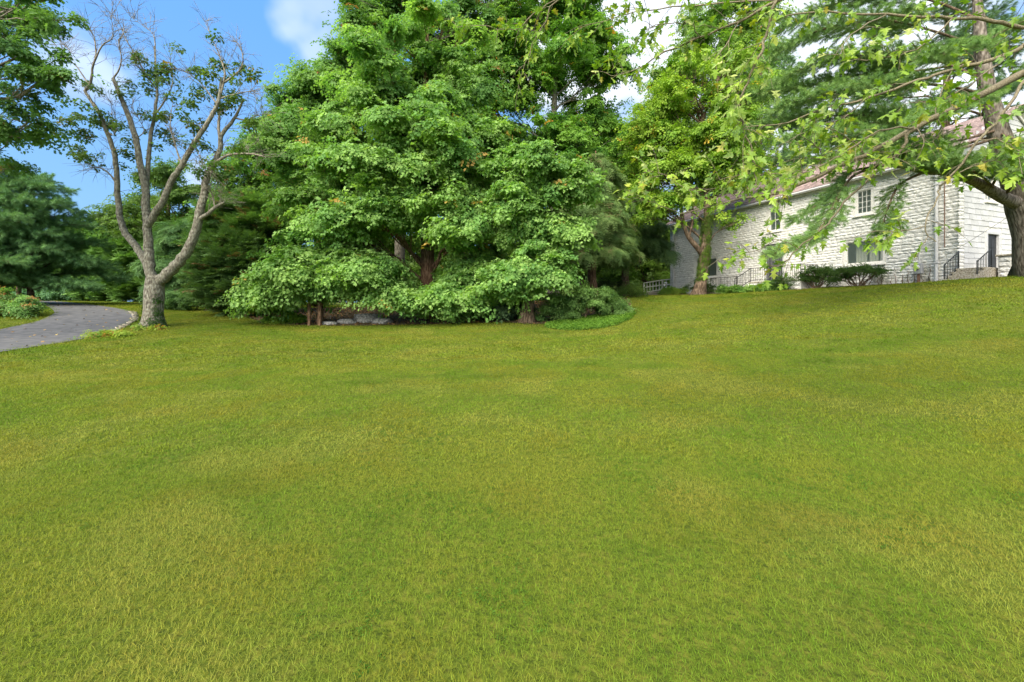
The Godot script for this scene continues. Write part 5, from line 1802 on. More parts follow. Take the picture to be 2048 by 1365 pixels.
	broadleaf("tall_ash", "tall airy tree rising behind the left end of the house", tp[0], tp[1], masses_px([[1440, 40, 0, 80, 60, 3, 12], [1385, 110, 0, 55, 55, 3, 9], [1490, 110, 0, 60, 60, 3, 10], [1345, 180, 0, 40, 45, 2.5, 7], [1440, 180, 0, 80, 60, 3, 12], [1330, 250, 0, 45, 45, 2.5, 7], [1420, 270, 0, 80, 50, 3, 11], [1520, 30, 0, 60, 50, 3, 8], [1510, 200, 0, 50, 60, 3, 8], [1310, 330, 0, 50, 50, 2.5, 8]], 44), {"seed": 345, "lobe": 1.15, "more": 1.3, "fill": 0.3, "per": 62.0, "size": 1.15, "cols": [Color(0.06, 0.13, 0.03), Color(0.16, 0.245, 0.055), Color(0.3, 0.2, 0.06)], "odd": 0.01, "bark": "bark_grey"})
	# the front right maple with its bare foot
	tp = trunk_px(1054, 20.6, [[1056, 600], [1058, 540], [1060, 480], [1065, 400], [1068, 330]], [0.3, 0.25, 0.22, 0.2, 0.14, 0.04])
	broadleaf("front_maple", "bright young maple at the right front of the bed with a flared bare foot", tp[0], tp[1], masses_px([[1065, 350, 0, 75, 50, 1.6, 13], [1010, 420, 0, 55, 50, 1.5, 10], [1130, 380, 0.2, 55, 50, 1.5, 9], [1080, 450, 0.5, 70, 45, 1.4, 9], [1130, 470, 0.4, 50, 45, 1.2, 6], [1040, 545, -0.6, 50, 26, 0.8, 9], [1095, 555, -0.5, 48, 24, 0.8, 8], [1018, 575, -0.7, 30, 14, 0.6, 5], [1100, 510, -0.3, 45, 30, 0.9, 7]], 20.6), {"seed": 351, "lobe": 0.6, "more": 1.6, "fill": 0.3, "per": 210.0, "cols": bright, "odd": 0.004, "bark": "bark_brown"})
	# background that closes the gaps between the trunks
	for a in [[930, 42, 401, "leafy tree far behind the great maple, seen between the trunks"], [1050, 44, 402, "leafy tree far behind the front maple, seen between the trunks"], [700, 43, 403, "leafy tree far behind the low maple boughs"], [1240, 47, 404, "bright leafy tree far behind the spruces"], [1165, 42, 405, "leafy tree rising behind the red-trunked spruce"], [1285, 45, 407, "leafy tree behind the house corner, between the spruces and the ivy-clad tree"], [850, 41, 406, "leafy tree far behind the trunk of the great maple"]]:
		tp = trunk_px(a[0], a[1], [[a[0], 520], [a[0], 400], [a[0], 280]], [0.26, 0.22, 0.16, 0.05])
		broadleaf("wood_tree", a[3], tp[0], tp[1], masses_px([[a[0], 300, 0, 55, 50, 2.5, 10], [a[0], 390, 0, 75, 50, 2.5, 14], [a[0] - 50, 480, 0, 60, 50, 2.5, 12], [a[0] + 50, 480, 0, 60, 50, 2.5, 12], [a[0], 540, -0.5, 70, 35, 2, 10]], a[1]), {"seed": a[2], "lobe": 1.1, "per": 60.0, "cols": [Color(0.05, 0.11, 0.02), Color(0.14, 0.23, 0.04)]}, "trees closing the view behind the maples")
	# spruces with bare reddish trunks
	conifer("spruce_tree", "spruce with a bare reddish lower trunk and drooping boughs", on(1188, 27), 9.0, 2.6, {"seed": 411, "mesh": "spruce", "tone": [Color(0.05, 0.1, 0.03), Color(0.13, 0.19, 0.06), Color(0.14, 0.11, 0.06)], "first": 2.6, "n": 64, "rise": -0.08, "arch": 0.16, "spread": 0.34, "step": 0.3, "size": 1.25, "shape": 0.5, "bare": 0.2, "droop": 0.35, "bark": "bark_red", "trunk": 0.3})
	conifer("spruce_tree", "darker spruce between the red-trunked spruce and the house", on(1254, 33), 8.6, 3.0, {"seed": 412, "mesh": "spruce", "tone": [Color(0.035, 0.075, 0.03), Color(0.09, 0.15, 0.055)], "first": 3.3, "n": 54, "rise": -0.08, "arch": 0.16, "spread": 0.36, "step": 0.3, "size": 1.35, "shape": 0.5, "bare": 0.2, "droop": 0.35, "bark": "bark_brown", "trunk": 0.33})
	conifer("spruce_tree", "leaning dark spruce close to the far left corner of the house", on(1296, 46), 11.0, 3.2, {"seed": 413, "mesh": "spruce", "tone": [Color(0.035, 0.075, 0.03), Color(0.09, 0.15, 0.06)], "first": 3.6, "n": 50, "rise": -0.08, "arch": 0.16, "spread": 0.36, "step": 0.3, "size": 1.4, "shape": 0.5, "bare": 0.2, "droop": 0.4, "bark": "bark_brown", "trunk": 0.3, "lean": Vector3(-1.2, 0, 0)})
	# shrubs of the bed
	shrub("dark_rhododendron", "dark leathery shrub between the two front maples", on(940, 22.6), [[Vector3(0, 0.9, 0), Vector3(1.0, 0.9, 0.8), 18], [Vector3(1.3, 0.55, 0.4), Vector3(0.9, 0.55, 0.6), 13], [Vector3(-0.9, 0.7, 0.2), Vector3(0.8, 0.7, 0.6), 10]], {"seed": 421, "lobe": 0.36, "per": 330.0, "leaf": "lance", "cols": [Color(0.02, 0.042, 0.022), Color(0.055, 0.09, 0.045)]})
	shrub("dark_rhododendron", "low dark shrub left of the front maple's foot", on(1015, 21.6), [[Vector3(0, 0.4, 0), Vector3(0.8, 0.45, 0.5), 12], [Vector3(0.7, 0.35, 0.2), Vector3(0.5, 0.4, 0.4), 7]], {"seed": 422, "lobe": 0.3, "per": 360.0, "leaf": "lance", "cols": [Color(0.02, 0.045, 0.022), Color(0.055, 0.095, 0.045)]})
	shrub("arching_shrub", "dense green shrub with arching sprays right of the front maple", on(1165, 20.7), [[Vector3(-0.7, 0.6, 0), Vector3(0.9, 0.7, 0.6), 16], [Vector3(0.4, 0.75, 0), Vector3(1.0, 0.8, 0.7), 18], [Vector3(1.3, 0.6, -0.4), Vector3(0.8, 0.65, 0.7), 14], [Vector3(-1.3, 0.4, 0.2), Vector3(0.6, 0.45, 0.4), 8], [Vector3(1.9, 0.4, -0.9), Vector3(0.5, 0.4, 0.5), 7]], {"seed": 423, "lobe": 0.33, "per": 380.0, "leaf": "oval_small", "size": 1.2, "cols": [Color(0.05, 0.105, 0.03), Color(0.12, 0.2, 0.06)]})
	shrub("yew_mound", "rounded clipped yew on the rise beyond the shrub bed", on(1262, 27.6), [[Vector3(0, 0.36, 0), Vector3(0.8, 0.42, 0.7), 18], [Vector3(0.6, 0.26, 0.1), Vector3(0.45, 0.32, 0.5), 9], [Vector3(-0.55, 0.3, 0), Vector3(0.45, 0.34, 0.5), 9]], {"seed": 424, "lobe": 0.32, "per": 520.0, "leaf": "yew", "mat": "needle", "flat": 0.8, "cols": [Color(0.03, 0.075, 0.015), Color(0.08, 0.15, 0.03)]})
	shrub("dark_yew", "dark yew behind the rounded one, left of the white railing", on(1215, 31), [[Vector3(0, 0.55, 0), Vector3(1.3, 0.6, 0.8), 20]], {"seed": 425, "lobe": 0.4, "per": 380.0, "leaf": "yew", "mat": "needle", "flat": 0.8, "cols": [Color(0.015, 0.035, 0.01), Color(0.04, 0.07, 0.02)]})
	# boulders
	var rng := rng_of(431)
	for a in [[735, 23.6, 0.7, 0.5, "large grey boulder lying under the great maple"], [695, 23.2, 0.5, 0.26, "low flat grey boulder left of the large one"], [655, 22.7, 0.5, 0.18, "small grey boulder at the front edge of the bed near the posts"], [765, 22.9, 0.5, 0.28, "small grey boulder right of the large one"], [1252, 22.0, 0.4, 0.22, "small pale stone at the right tip of the shrub bed"]]:
		var s := SphereMesh.new()
		s.radial_segments = 22
		s.rings = 12
		var arr := s.get_mesh_arrays()
		var n := FastNoiseLite.new()
		n.seed = rng.randi() % 1000
		n.frequency = 1.3
		var b := MB.new()
		b.v = arr[Mesh.ARRAY_VERTEX]
		b.i = arr[Mesh.ARRAY_INDEX]
		for k in b.v.size():
			var v := b.v[k] * 2.0
			v *= 1.0 + 0.45 * n.get_noise_3dv(v)
			v.y = clampf(v.y, -0.6, 0.75)
			b.v[k] = v * Vector3(a[2], a[3], a[2] * 0.7)
		b.n.resize(b.v.size())
		b.c.resize(b.v.size())
		b.c.fill(Color.WHITE)
		for k in range(0, b.i.size(), 3):
			var nn := (b.v[b.i[k + 2]] - b.v[b.i[k]]).cross(b.v[b.i[k + 1]] - b.v[b.i[k]])
			for q in 3: b.n[b.i[k + q]] += nn
		for k in b.n.size(): b.n[k] = b.n[k].normalized()
		tag(part("boulder", b.mesh(), mats["rock"], self, on(a[0], a[1], a[3] * 0.15)), a[4], "boulder", "boulders in the planting bed")
	shrub("fern_clump", "pale grassy clump beside the boulders under the maple", on(585, 23.2), [[Vector3(0, 0.2, 0), Vector3(0.7, 0.25, 0.3), 9], [Vector3(-0.8, 0.15, 0), Vector3(0.5, 0.2, 0.3), 6]], {"seed": 435, "lobe": 0.25, "per": 300.0, "leaf": "lance", "cols": [Color(0.08, 0.17, 0.02), Color(0.2, 0.3, 0.04)], "category": "plants"})

func house_plants() -> void:
	# forked tree with ivy in front of the far end of the house
	var d := 29.0
	var base := on(1397, d)
	var trunk := PackedVector3Array([base])
	for a in [[1404, 560], [1409, 520], [1411, 495]]:
		trunk.append(P(a[0], a[1], d))
	trunk.append_array(PackedVector3Array([P(1415, 450, d), P(1414, 400, d), P(1412, 330, d + 0.2), P(1405, 250, d + 0.3)]))
	var t := broadleaf("ivy_tree", "forked tree with ivy on its trunk in front of the white house", trunk, PackedFloat32Array([0.38, 0.32, 0.3, 0.3, 0.2, 0.17, 0.12, 0.05]), masses_px([[1400, 200, 0, 90, 60, 2, 14], [1320, 270, 0, 60, 60, 2, 10], [1470, 260, 0, 60, 60, 2, 10], [1330, 350, -0.5, 70, 50, 1.8, 13], [1400, 340, -0.5, 70, 50, 1.8, 11], [1460, 370, -0.3, 50, 40, 1.6, 8], [1300, 420, -0.4, 45, 35, 1.5, 8], [1345, 400, -0.6, 36, 26, 1.2, 4], [1470, 440, -0.6, 34, 20, 0.8, 2], [1450, 130, 0, 70, 50, 2, 9], [1370, 140, 0, 50, 40, 1.6, 7], [1400, 270, -0.6, 90, 40, 1.8, 12], [1300, 340, 0, 45, 45, 1.6, 8], [1440, 310, -0.4, 60, 45, 1.6, 9], [1340, 210, 0, 55, 50, 1.8, 8], [1490, 330, 0, 40, 50, 1.6, 6], [1280, 300, 0.3, 40, 60, 1.6, 7], [1300, 230, 0.3, 35, 45, 1.5, 5], [1500, 200, 0.3, 50, 60, 1.8, 8]], d), {"seed": 501, "lobe": 0.68, "more": 1.4, "fill": 0.5, "per": 54.0, "leaf": "maple_small", "size": 1.1, "cols": [Color(0.08, 0.165, 0.022), Color(0.205, 0.295, 0.042), Color(0.34, 0.25, 0.04)], "odd": 0.012, "bark": "bark_brown"})
	var rng := rng_of(502)
	for l in [[[[1405, 508], [1390, 490, -0.2], [1375, 470, -0.3], [1366, 440, -0.4], [1360, 405, -0.4], [1352, 370, -0.4], [1345, 330, -0.4]], [0.19, 0.045]], [[[1378, 474, -0.3], [1384, 450, -0.3], [1386, 415, -0.3], [1392, 375, -0.3]], [0.09, 0.03]], [[[1413, 430], [1425, 395, 0.2], [1440, 365, 0.3], [1455, 330, 0.4]], [0.13, 0.04]], [[[1366, 445, -0.4], [1345, 425, -0.6], [1325, 420, -0.7]], [0.06, 0.02]]]:
		var e := line(l[0], d, l[1], base)
		var m := MB.new()
		m.tube(e[0], e[1], 9, 0.05, rng)
		part("limb", m.mesh(), mats["bark_brown"], t)
	var iv := Cloud.new()
	for k in 900:
		var y := rng.randf_range(0.9, 5.2)
		var c := trunk_at(trunk, base.y + y) - base
		var a := rng.randf() * TAU
		var out := Vector3(cos(a), 0.15, sin(a)).normalized()
		if sin(a * 3.0 + y) + cos(y * 2.3 + a) < -0.5:
			continue
		iv.add(frame(out + rv(rng) * 0.35, rng, rng.randf_range(0.4, 0.75)), c + out * rng.randf_range(0.3, 0.42), Color(0.06, 0.13, 0.02).lerp(Color(0.16, 0.25, 0.035), rng.randf()))
	scatter("ivy", meshes["oval"], mats["leaf"], iv, t)
	# yews along the front
	var yew := {"lobe": 0.3, "per": 560.0, "leaf": "yew", "mat": "needle", "flat": 0.5, "cols": [Color(0.022, 0.06, 0.014), Color(0.06, 0.125, 0.026)], "size": 1.1}
	for a in [[Vector3(5.6, 0, -1.3), [[Vector3(0, 0.86, 0), Vector3(0.9, 0.26, 0.5), 14], [Vector3(-0.5, 0.66, 0), Vector3(0.6, 0.3, 0.4), 8], [Vector3(0.6, 0.72, 0), Vector3(0.6, 0.35, 0.4), 9], [Vector3(1.0, 0.45, 0), Vector3(0.4, 0.3, 0.3), 4]], 511, "spreading dark yew with bare stems right of the stoop"], [Vector3(3.4, 0, -1.3), [[Vector3(0, 0.8, 0), Vector3(0.95, 0.2, 0.5), 15], [Vector3(0.65, 0.7, 0), Vector3(0.5, 0.2, 0.4), 7], [Vector3(-0.7, 0.6, 0), Vector3(0.42, 0.35, 0.4), 9]], 512, "flat-topped dark yew with bare forked stems below the picture window"], [Vector3(7.0, 0, -2.1), [[Vector3(0, 0.36, 0), Vector3(0.42, 0.42, 0.4), 14]], 513, "small round yew in front of the stoop"], [Vector3(13.9, 0, -1.7), [[Vector3(0, 0.5, 0), Vector3(0.7, 0.5, 0.5), 12], [Vector3(0.9, 0.4, 0), Vector3(0.5, 0.4, 0.4), 7]], 514, "dark bush behind the foot of the ivy-clad tree"]]:
		var w: Vector3 = house_x() * a[0]
		var o := yew.duplicate()
		o.seed = a[2]
		var bumps: Array = a[1]
		for b in bumps:
			b[0] = Basis(Vector3(0.348, 0, 0.9375), Vector3.UP, Vector3(-0.9375, 0, 0.348)) * b[0]
		var s := shrub("yew_bush", a[3], lay(w.x, w.z), bumps, o, "yews along the house front")
		if a[2] in [511, 512]:
			var st := MB.new()
			for k in 5:
				var e := bent(Vector3(rng.randf_range(-0.06, 0.06), -0.1, rng.randf_range(-0.06, 0.06)), Vector3(lerpf(-0.35, 0.35, k / 4.0), 0.7, lerpf(-0.8, 0.8, k / 4.0)), 0.045, 0.02, rng, 0.03, 5)
				st.tube(e[0], e[1], 6)
			part("stem", st.mesh(), mats["bark_brown"], s)
	for a in [[Vector3(16.6, 0, -1.7), 521, "pale green perennials at the left foot of the house", [Color(0.1, 0.2, 0.03), Color(0.25, 0.33, 0.06)]], [Vector3(10.2, 0, -2.2), 522, "leafy plants at the foot of the stoop steps", [Color(0.05, 0.12, 0.02), Color(0.13, 0.22, 0.04)]], [Vector3(8.2, 0, -1.9), 523, "weedy vines against the white stones of the stoop", [Color(0.05, 0.12, 0.02), Color(0.14, 0.24, 0.05)]]]:
		var w: Vector3 = house_x() * a[0]
		shrub("foundation_plants", a[2], lay(w.x, w.z), [[Vector3(0, 0.22, 0), Vector3(0.5, 0.3, 0.4), 9], [Vector3(0.4, 0.18, 0.6), Vector3(0.4, 0.22, 0.4), 6], [Vector3(-0.35, 0.2, -0.6), Vector3(0.4, 0.25, 0.4), 7]], {"seed": a[1], "lobe": 0.22, "per": 360.0, "leaf": "lance", "cols": a[3], "category": "plants"}, "plants along the house foot")
	# dry vine stems on the wall between the picture window and the meter
	var xf := house_x()
	var vt := thing("wall_vine", "thin brown vine stems climbing the white stone wall beside the meter", "vine", xf * Vector3(2.1, 0, -0.1))
	vt.basis = xf.basis
	for k in 9:
		var m := MB.new()
		var x := lerpf(-1.1, 1.2, k / 8.0) + rng.randf_range(-0.1, 0.1)
		var p := PackedVector3Array()
		var r := PackedFloat32Array()
		var top := rng.randf_range(0.5, 1.25)
		for q in 8:
			p.append(Vector3(x + rng.randf_range(-0.05, 0.05), -0.1 + top * q / 7.0, 0.02))
			r.append(lerpf(0.02, 0.007, q / 7.0))
		m.tube(p, r, 5)
		part("stem", m.mesh(), mats["bark_red"], vt)
	var cl := Cloud.new()
	for k in 110:
		cl.add(frame(Vector3(rng.randf_range(-0.6, 0.6), 0.4, -1), rng, rng.randf_range(0.3, 0.6)), Vector3(rng.randf_range(-1.3, 1.4), pow(rng.randf(), 2.0) * 0.9, -0.03), Color(0.03, 0.08, 0.02).lerp(Color(0.12, 0.1, 0.05), rng.randf()))
	scatter("leaves", meshes["oval_small"], mats["leaf"], cl, vt)
	cl = Cloud.new()
	for k in 900:
		var w: Vector3 = xf * Vector3(rng.randf_range(0.2, 6.2), 0, rng.randf_range(-0.9, -0.15))
		cl.add(frame(Vector3(rng.randf_range(-0.4, 0.4), 1, rng.randf_range(-0.4, 0.4)), rng, rng.randf_range(0.5, 0.8)), lay(w.x, w.z, 0.05), Color(0.03, 0.075, 0.02).lerp(Color(0.07, 0.14, 0.03), rng.randf()))
	tag(scatter("foot_cover", meshes["oval_small"], mats["leaf"], cl, self), "dark low plants along the wall under the yews", "plants", "", "stuff")

func pine_bough(px: Array, d: float, base: Vector3, r: Array, wide: float, from: float, cl: Cloud, lm: MB, tone: Array, rng: RandomNumberGenerator, o := {}) -> void:
	var e := line(px, d, r, base)
	lm.tube(e[0], e[1], 7)
	plate(cl, lm, e[0], wide, from, o.get("step", 0.22), tone, rng, o)

func right_pines() -> void:
	var d := 16.3
	var base := on(2090, d)
	var rng := rng_of(601)
	var tone := [Color(0.07, 0.14, 0.045), Color(0.18, 0.28, 0.09)]
	var t := thing("great_pine", "old pine with a massive trunk and a thick bough at the right edge", "tree", base)
	var pts := PackedVector3Array([Vector3.ZERO])
	for a in [[2080, 535], [2068, 470], [2052, 415], [2040, 375], [2018, 320], [1996, 260], [1975, 180], [1962, 90], [1955, 0], [1950, -120]]:
		pts.append(P(a[0], a[1], d) - base)
	part("trunk", flare(pts, PackedFloat32Array([0.6, 0.56, 0.54, 0.52, 0.45, 0.34, 0.29, 0.24, 0.19, 0.14, 0.06]), rng, 20, 0.06).mesh(), mats["bark_pine"], t)
	var e := line([[2050, 412], [2005, 394, -0.3], [1960, 368, -0.6], [1905, 346, -0.9], [1850, 342, -1.1], [1800, 332, -1.2], [1750, 330, -1.3]], d, [0.22, 0.05], base)
	e[1][0] = 0.32
	var m := MB.new()
	m.tube(e[0], e[1], 14, 0.05, rng)
	part("limb", m.mesh(), mats["bark_pine"], t)
	var cl := Cloud.new()
	var lm := MB.new()
	var o := {"size": 0.95, "lift": 0.4, "step": 0.2}
	for a in [
		[[[2000, 390, -0.3], [1960, 350, -1.2], [1900, 325, -2.0], [1850, 320, -2.6]], 0.7], [[[1960, 368, -0.6], [1930, 345, 0.2], [1880, 330, 0.5]], 0.6],
		[[[2010, 392, -0.3], [2040, 350, -1.5], [2060, 330, -2.5]], 0.8], [[[1980, 380, -0.5], [2000, 340, -1.2], [1990, 315, -1.8]], 0.7],
		[[[1770, 331, -1.2], [1710, 350, -1.5], [1675, 395, -1.7], [1650, 445, -1.9], [1610, 485, -2.0], [1545, 508, -2.0]], 0.5], [[[1680, 390, -1.7], [1665, 430, -1.6], [1640, 465, -1.4], [1600, 478, -1.3]], 0.45],
		[[[1750, 335, -1.3], [1700, 345, -1.2], [1660, 390, -1.2], [1590, 440, -1.2]], 0.35], [[[1850, 344, -1.1], [1800, 370, -1.4], [1775, 420, -1.5], [1765, 460, -1.5]], 0.3], [[[1785, 420, -1.4], [1790, 445, -1.4], [1770, 465, -1.4]], 0.25],
		[[[1996, 260], [1900, 285, -0.8], [1800, 290, -1.4], [1700, 275, -1.8], [1600, 272, -2]], 0.9], [[[1998, 275], [1910, 300, -1.2], [1830, 305, -1.8], [1760, 300, -2.2], [1690, 315, -2.4]], 0.7], [[[1990, 240], [1920, 220, 0.5], [1800, 240, 1.0], [1690, 250, 1.2]], 0.8],
		[[[1975, 190], [1880, 170, -0.4], [1760, 170, -0.8], [1640, 190, -1.0], [1560, 215, -1.1]], 0.85], [[[1970, 160], [1870, 120, 0.6], [1760, 110, 1.0], [1650, 120, 1.2], [1560, 160, 1.3]], 0.85],
		[[[1962, 95], [1860, 60, -0.5], [1760, 40, -0.9], [1640, 60, -1.1], [1540, 110, -1.2]], 0.85], [[[1958, 40], [1860, 0, 0.4], [1740, -10, 0.8], [1640, 20, 1.0], [1560, 60, 1.0]], 0.8],
		[[[1962, 120], [1850, 140, 1.5], [1720, 150, 2.2], [1600, 175, 2.6], [1500, 190, 2.8]], 0.9], [[[1975, 200], [1860, 225, 1.8], [1740, 230, 2.4], [1600, 235, 2.8], [1490, 260, 3.0]], 0.9], [[[1996, 270], [1880, 300, 1.5], [1760, 310, 2.2], [1640, 320, 2.4], [1560, 345, 2.5]], 0.6],
		[[[1955, 0], [1880, -40, 0], [1780, -50, 0], [1680, -30, 0]], 0.8], [[[1975, 180], [2040, 150, -0.5], [2100, 130, -1]], 0.8], [[[1990, 240], [2060, 220, -0.8], [2120, 200, -1.2]], 0.8], [[[1962, 90], [2030, 50, 0.5], [2090, 30, 1]], 0.8],
		[[[1996, 265], [2060, 290, -1.5], [2110, 300, -2.2]], 0.8], [[[1975, 190], [1950, 200, -1.6], [1900, 215, -2.6], [1840, 240, -3.2]], 0.7], [[[1962, 95], [1930, 100, -1.6], [1860, 110, -2.6]], 0.7]]:
		pine_bough(a[0], d, base, [0.05, 0.012], a[1], 0.3, cl, lm, tone, rng, o)
	part("limbs", lm.mesh(), mats["bark_brown"], t, Vector3.ZERO, "stuff")
	scatter("crown", meshes["pine"], mats["needle"], cl, t)
	# second pine behind the roof
	conifer("tall_pine", "tall dark pine rising behind the roof of the house", Vector3(33.0, 2.9, -34.0), 26.0, 6.5, {"seed": 611, "mesh": "pine", "tone": [Color(0.04, 0.09, 0.04), Color(0.11, 0.19, 0.08)], "first": 7.5, "n": 46, "rise": 0.06, "arch": 0.08, "spread": 0.26, "step": 0.55, "size": 1.9, "shape": 0.35, "bare": 0.35, "bark": "bark_brown", "trunk": 0.45})
	conifer("tall_pine", "tall pine showing over the left half of the roof", Vector3(21.5, 2.8, -39.0), 21.0, 6.0, {"seed": 612, "mesh": "pine", "tone": [Color(0.045, 0.1, 0.04), Color(0.12, 0.21, 0.08)], "first": 6.5, "n": 50, "rise": 0.06, "arch": 0.08, "spread": 0.26, "step": 0.55, "size": 1.9, "shape": 0.4, "bare": 0.3, "bark": "bark_brown", "trunk": 0.4})

func overhang() -> void:
	# the near maple stands outside the picture to the right; its boughs reach across the upper right
	var base := lay(8.6, -1.2)
	var t := thing("silver_maple", "near maple whose thin boughs and lobed leaves hang across the upper right", "tree", base)
	var rng := rng_of(701)
	var tr := PackedVector3Array([Vector3.ZERO, Vector3(-0.1, 1.5, -0.1), Vector3(-0.3, 3.0, -0.3), Vector3(-0.6, 5.0, -0.8), Vector3(-1.0, 7.5, -1.2)])
	part("trunk", flare(tr, PackedFloat32Array([0.4, 0.36, 0.33, 0.26, 0.12]), rng, 16).mesh(), mats["bark_grey"], t)
	var start := tr[2] + base
	var high := tr[3] + base
	var boughs := [
		[[[2048, 145, 4.6], [1960, 190, 4.6], [1830, 255, 4.7], [1730, 310, 4.8], [1640, 350, 4.9], [1560, 385, 5.0], [1480, 398, 5.1], [1360, 428, 5.3]], [0.055, 0.007], start],
		[[[1818, 259, 4.7], [1805, 294, 4.7], [1748, 348, 4.8], [1690, 405, 4.9], [1656, 449, 4.9], [1594, 499, 5.0], [1564, 529, 5.0], [1537, 531, 5.0]], [0.024, 0.005], null],
		[[[2048, 160, 4.0], [2000, 235, 4.0], [1959, 280, 4.0], [1924, 327, 4.1], [1884, 372, 4.2], [1875, 397, 4.2], [1850, 453, 4.2], [1873, 484, 4.2]], [0.02, 0.004], start],
		[[[1700, -40, 3.6], [1558, 0, 3.8], [1536, 63, 3.9], [1520, 108, 3.9], [1495, 165, 4.0], [1479, 215, 4.0], [1492, 269, 4.1], [1507, 316, 4.1], [1512, 370, 4.1]], [0.022, 0.004], high],
		[[[1720, -60, 4.0], [1561, 0, 4.3], [1479, 41, 4.4], [1400, 76, 4.6], [1331, 105, 4.7], [1278, 135, 4.9], [1223, 152, 5.0]], [0.024, 0.004], high],
		[[[1250, -80, 5.4], [1115, 0, 5.6], [1091, 46, 5.7], [1066, 86, 5.8], [1045, 145, 5.9], [1032, 190, 6.0]], [0.014, 0.003], high],
		[[[1200, -60, 5.8], [1109, 0, 5.9], [1060, 34, 6.0], [1030, 60, 6.0], [960, 52, 6.1], [915, 55, 6.2]], [0.013, 0.003], high],
		[[[1561, 0, 4.3], [1346, 15, 5.0], [1275, 22, 5.2], [1226, 37, 5.4], [1150, 60, 5.6]], [0.012, 0.003], null],
		[[[2048, 57, 4.2], [1989, 41, 4.2], [1906, 36, 4.3], [1773, 30, 4.4], [1621, 25, 4.5], [1540, 40, 4.6]], [0.03, 0.005], high],
		[[[2048, 92, 4.9], [2001, 114, 4.9], [1906, 139, 5.0], [1837, 161, 5.1], [1735, 196, 5.2], [1653, 215, 5.3], [1577, 244, 5.4], [1490, 255, 5.5]], [0.035, 0.005], start],
		[[[1830, 255, 4.7], [1760, 262, 4.5], [1700, 300, 4.4], [1640, 335, 4.4], [1600, 345, 4.4]], [0.014, 0.004], null],
		[[[2010, 116, 4.9], [1940, 170, 4.5], [1880, 200, 4.4], [1820, 205, 4.3]], [0.014, 0.004], null],
		[[[1480, 398, 5.1], [1440, 375, 5.0], [1390, 385, 4.9], [1330, 350, 4.9], [1290, 345, 4.9]], [0.009, 0.003], null],
		[[[1850, 453, 4.2], [1810, 462, 4.2], [1770, 462, 4.2]], [0.006, 0.003], null],
		[[[1594, 499, 5.0], [1560, 480, 4.9], [1500, 505, 4.8], [1478, 500, 4.8]], [0.006, 0.003], null],
		[[[1640, 350, 4.9], [1640, 300, 4.7], [1600, 270, 4.6]], [0.01, 0.003], null],
		[[[1730, 310, 4.8], [1690, 270, 4.7], [1650, 255, 4.6]], [0.01, 0.003], null],
		[[[1906, 36, 4.3], [1860, 80, 4.1], [1800, 110, 4.0], [1720, 120, 3.9]], [0.012, 0.003], null],
		[[[1773, 30, 4.4], [1700, 70, 4.2], [1680, 110, 4.1]], [0.01, 0.003], null],
		[[[1400, 76, 4.6], [1380, 50, 4.5], [1330, 45, 4.4], [1300, 55, 4.4]], [0.008, 0.003], null],
		[[[1479, 41, 4.4], [1450, 90, 4.3], [1430, 120, 4.3]], [0.008, 0.003], null],
		[[[1884, 372, 4.2], [1910, 350, 4.2], [1960, 330, 4.1], [2010, 320, 4.0]], [0.008, 0.003], null],
		[[[1959, 280, 4.0], [2000, 280, 3.9], [2040, 300, 3.8]], [0.008, 0.003], null],
		[[[1360, 428, 5.3], [1320, 410, 5.2], [1285, 400, 5.2]], [0.006, 0.003], null],
		[[[1730, 310, 4.8], [1660, 320, 5.0], [1590, 320, 5.1], [1530, 345, 5.2]], [0.009, 0.003], null],
		[[[1830, 255, 4.7], [1850, 290, 4.6], [1800, 310, 4.6], [1750, 320, 4.6]], [0.009, 0.003], null],
		[[[1640, 350, 4.9], [1570, 350, 4.8], [1500, 345, 4.8], [1440, 360, 4.8]], [0.009, 0.003], null],
		[[[1906, 139, 5.0], [1870, 220, 4.9], [1890, 260, 4.9], [1860, 285, 4.9]], [0.009, 0.003], null],
		[[[1735, 196, 5.2], [1690, 235, 5.1], [1640, 250, 5.0], [1560, 290, 5.0]], [0.009, 0.003], null]]
	var leaves := []
	var tw := MB.new()
	for bi in boughs.size():
		var b: Array = boughs[bi]
		var e := line(b[0], 0.0, [b[1][0] * 0.68, b[1][1]], base)
		var p: PackedVector3Array = e[0]
		var r: PackedFloat32Array = e[1]
		if b[2] != null:
			# join the bough to the trunk outside the picture
			var s: Vector3 = b[2] - base
			var j := PackedVector3Array([s, s.lerp(p[0], 0.5) + Vector3.UP * 0.25])
			j.append_array(p)
			var jr := PackedFloat32Array([r[0] * 1.6, r[0] * 1.3])
			jr.append_array(r)
			p = j
			r = jr
		for k in range(1, p.size() - 1):
			p[k] += rv(rng) * 0.012
		var m := MB.new()
		m.tube(p, r, 8, 0.06, rng)
		part("bough", m.mesh(), mats["twig_bark"], t)
		# side twigs that carry the leaves
		var n := p.size()
		for k in range(3, n):
			var want: float = (0.25 if r[k] > 0.03 else (0.55 if r[k] > 0.012 else 0.9)) * (0.32 if bi in [1, 2] else 0.75 if bi in [0, 5, 6] else 1.0)
			if rng.randf() > want:
				continue
			var dir := (p[k] - p[k - 1]).normalized()
			var out := (dir * 0.8 + rv(rng) * 0.9 + Vector3.DOWN * 0.05).normalized()
			var l := rng.randf_range(0.1, 0.38)
			var w := bent(p[k], p[k] + out * l, 0.0035, 0.002, rng, 0.1, 3)
			tw.tube(w[0], w[1], 4)
			var c := rng.randi_range(4, 9) if k < n - 1 else (3 if bi in [1, 2] else 9)
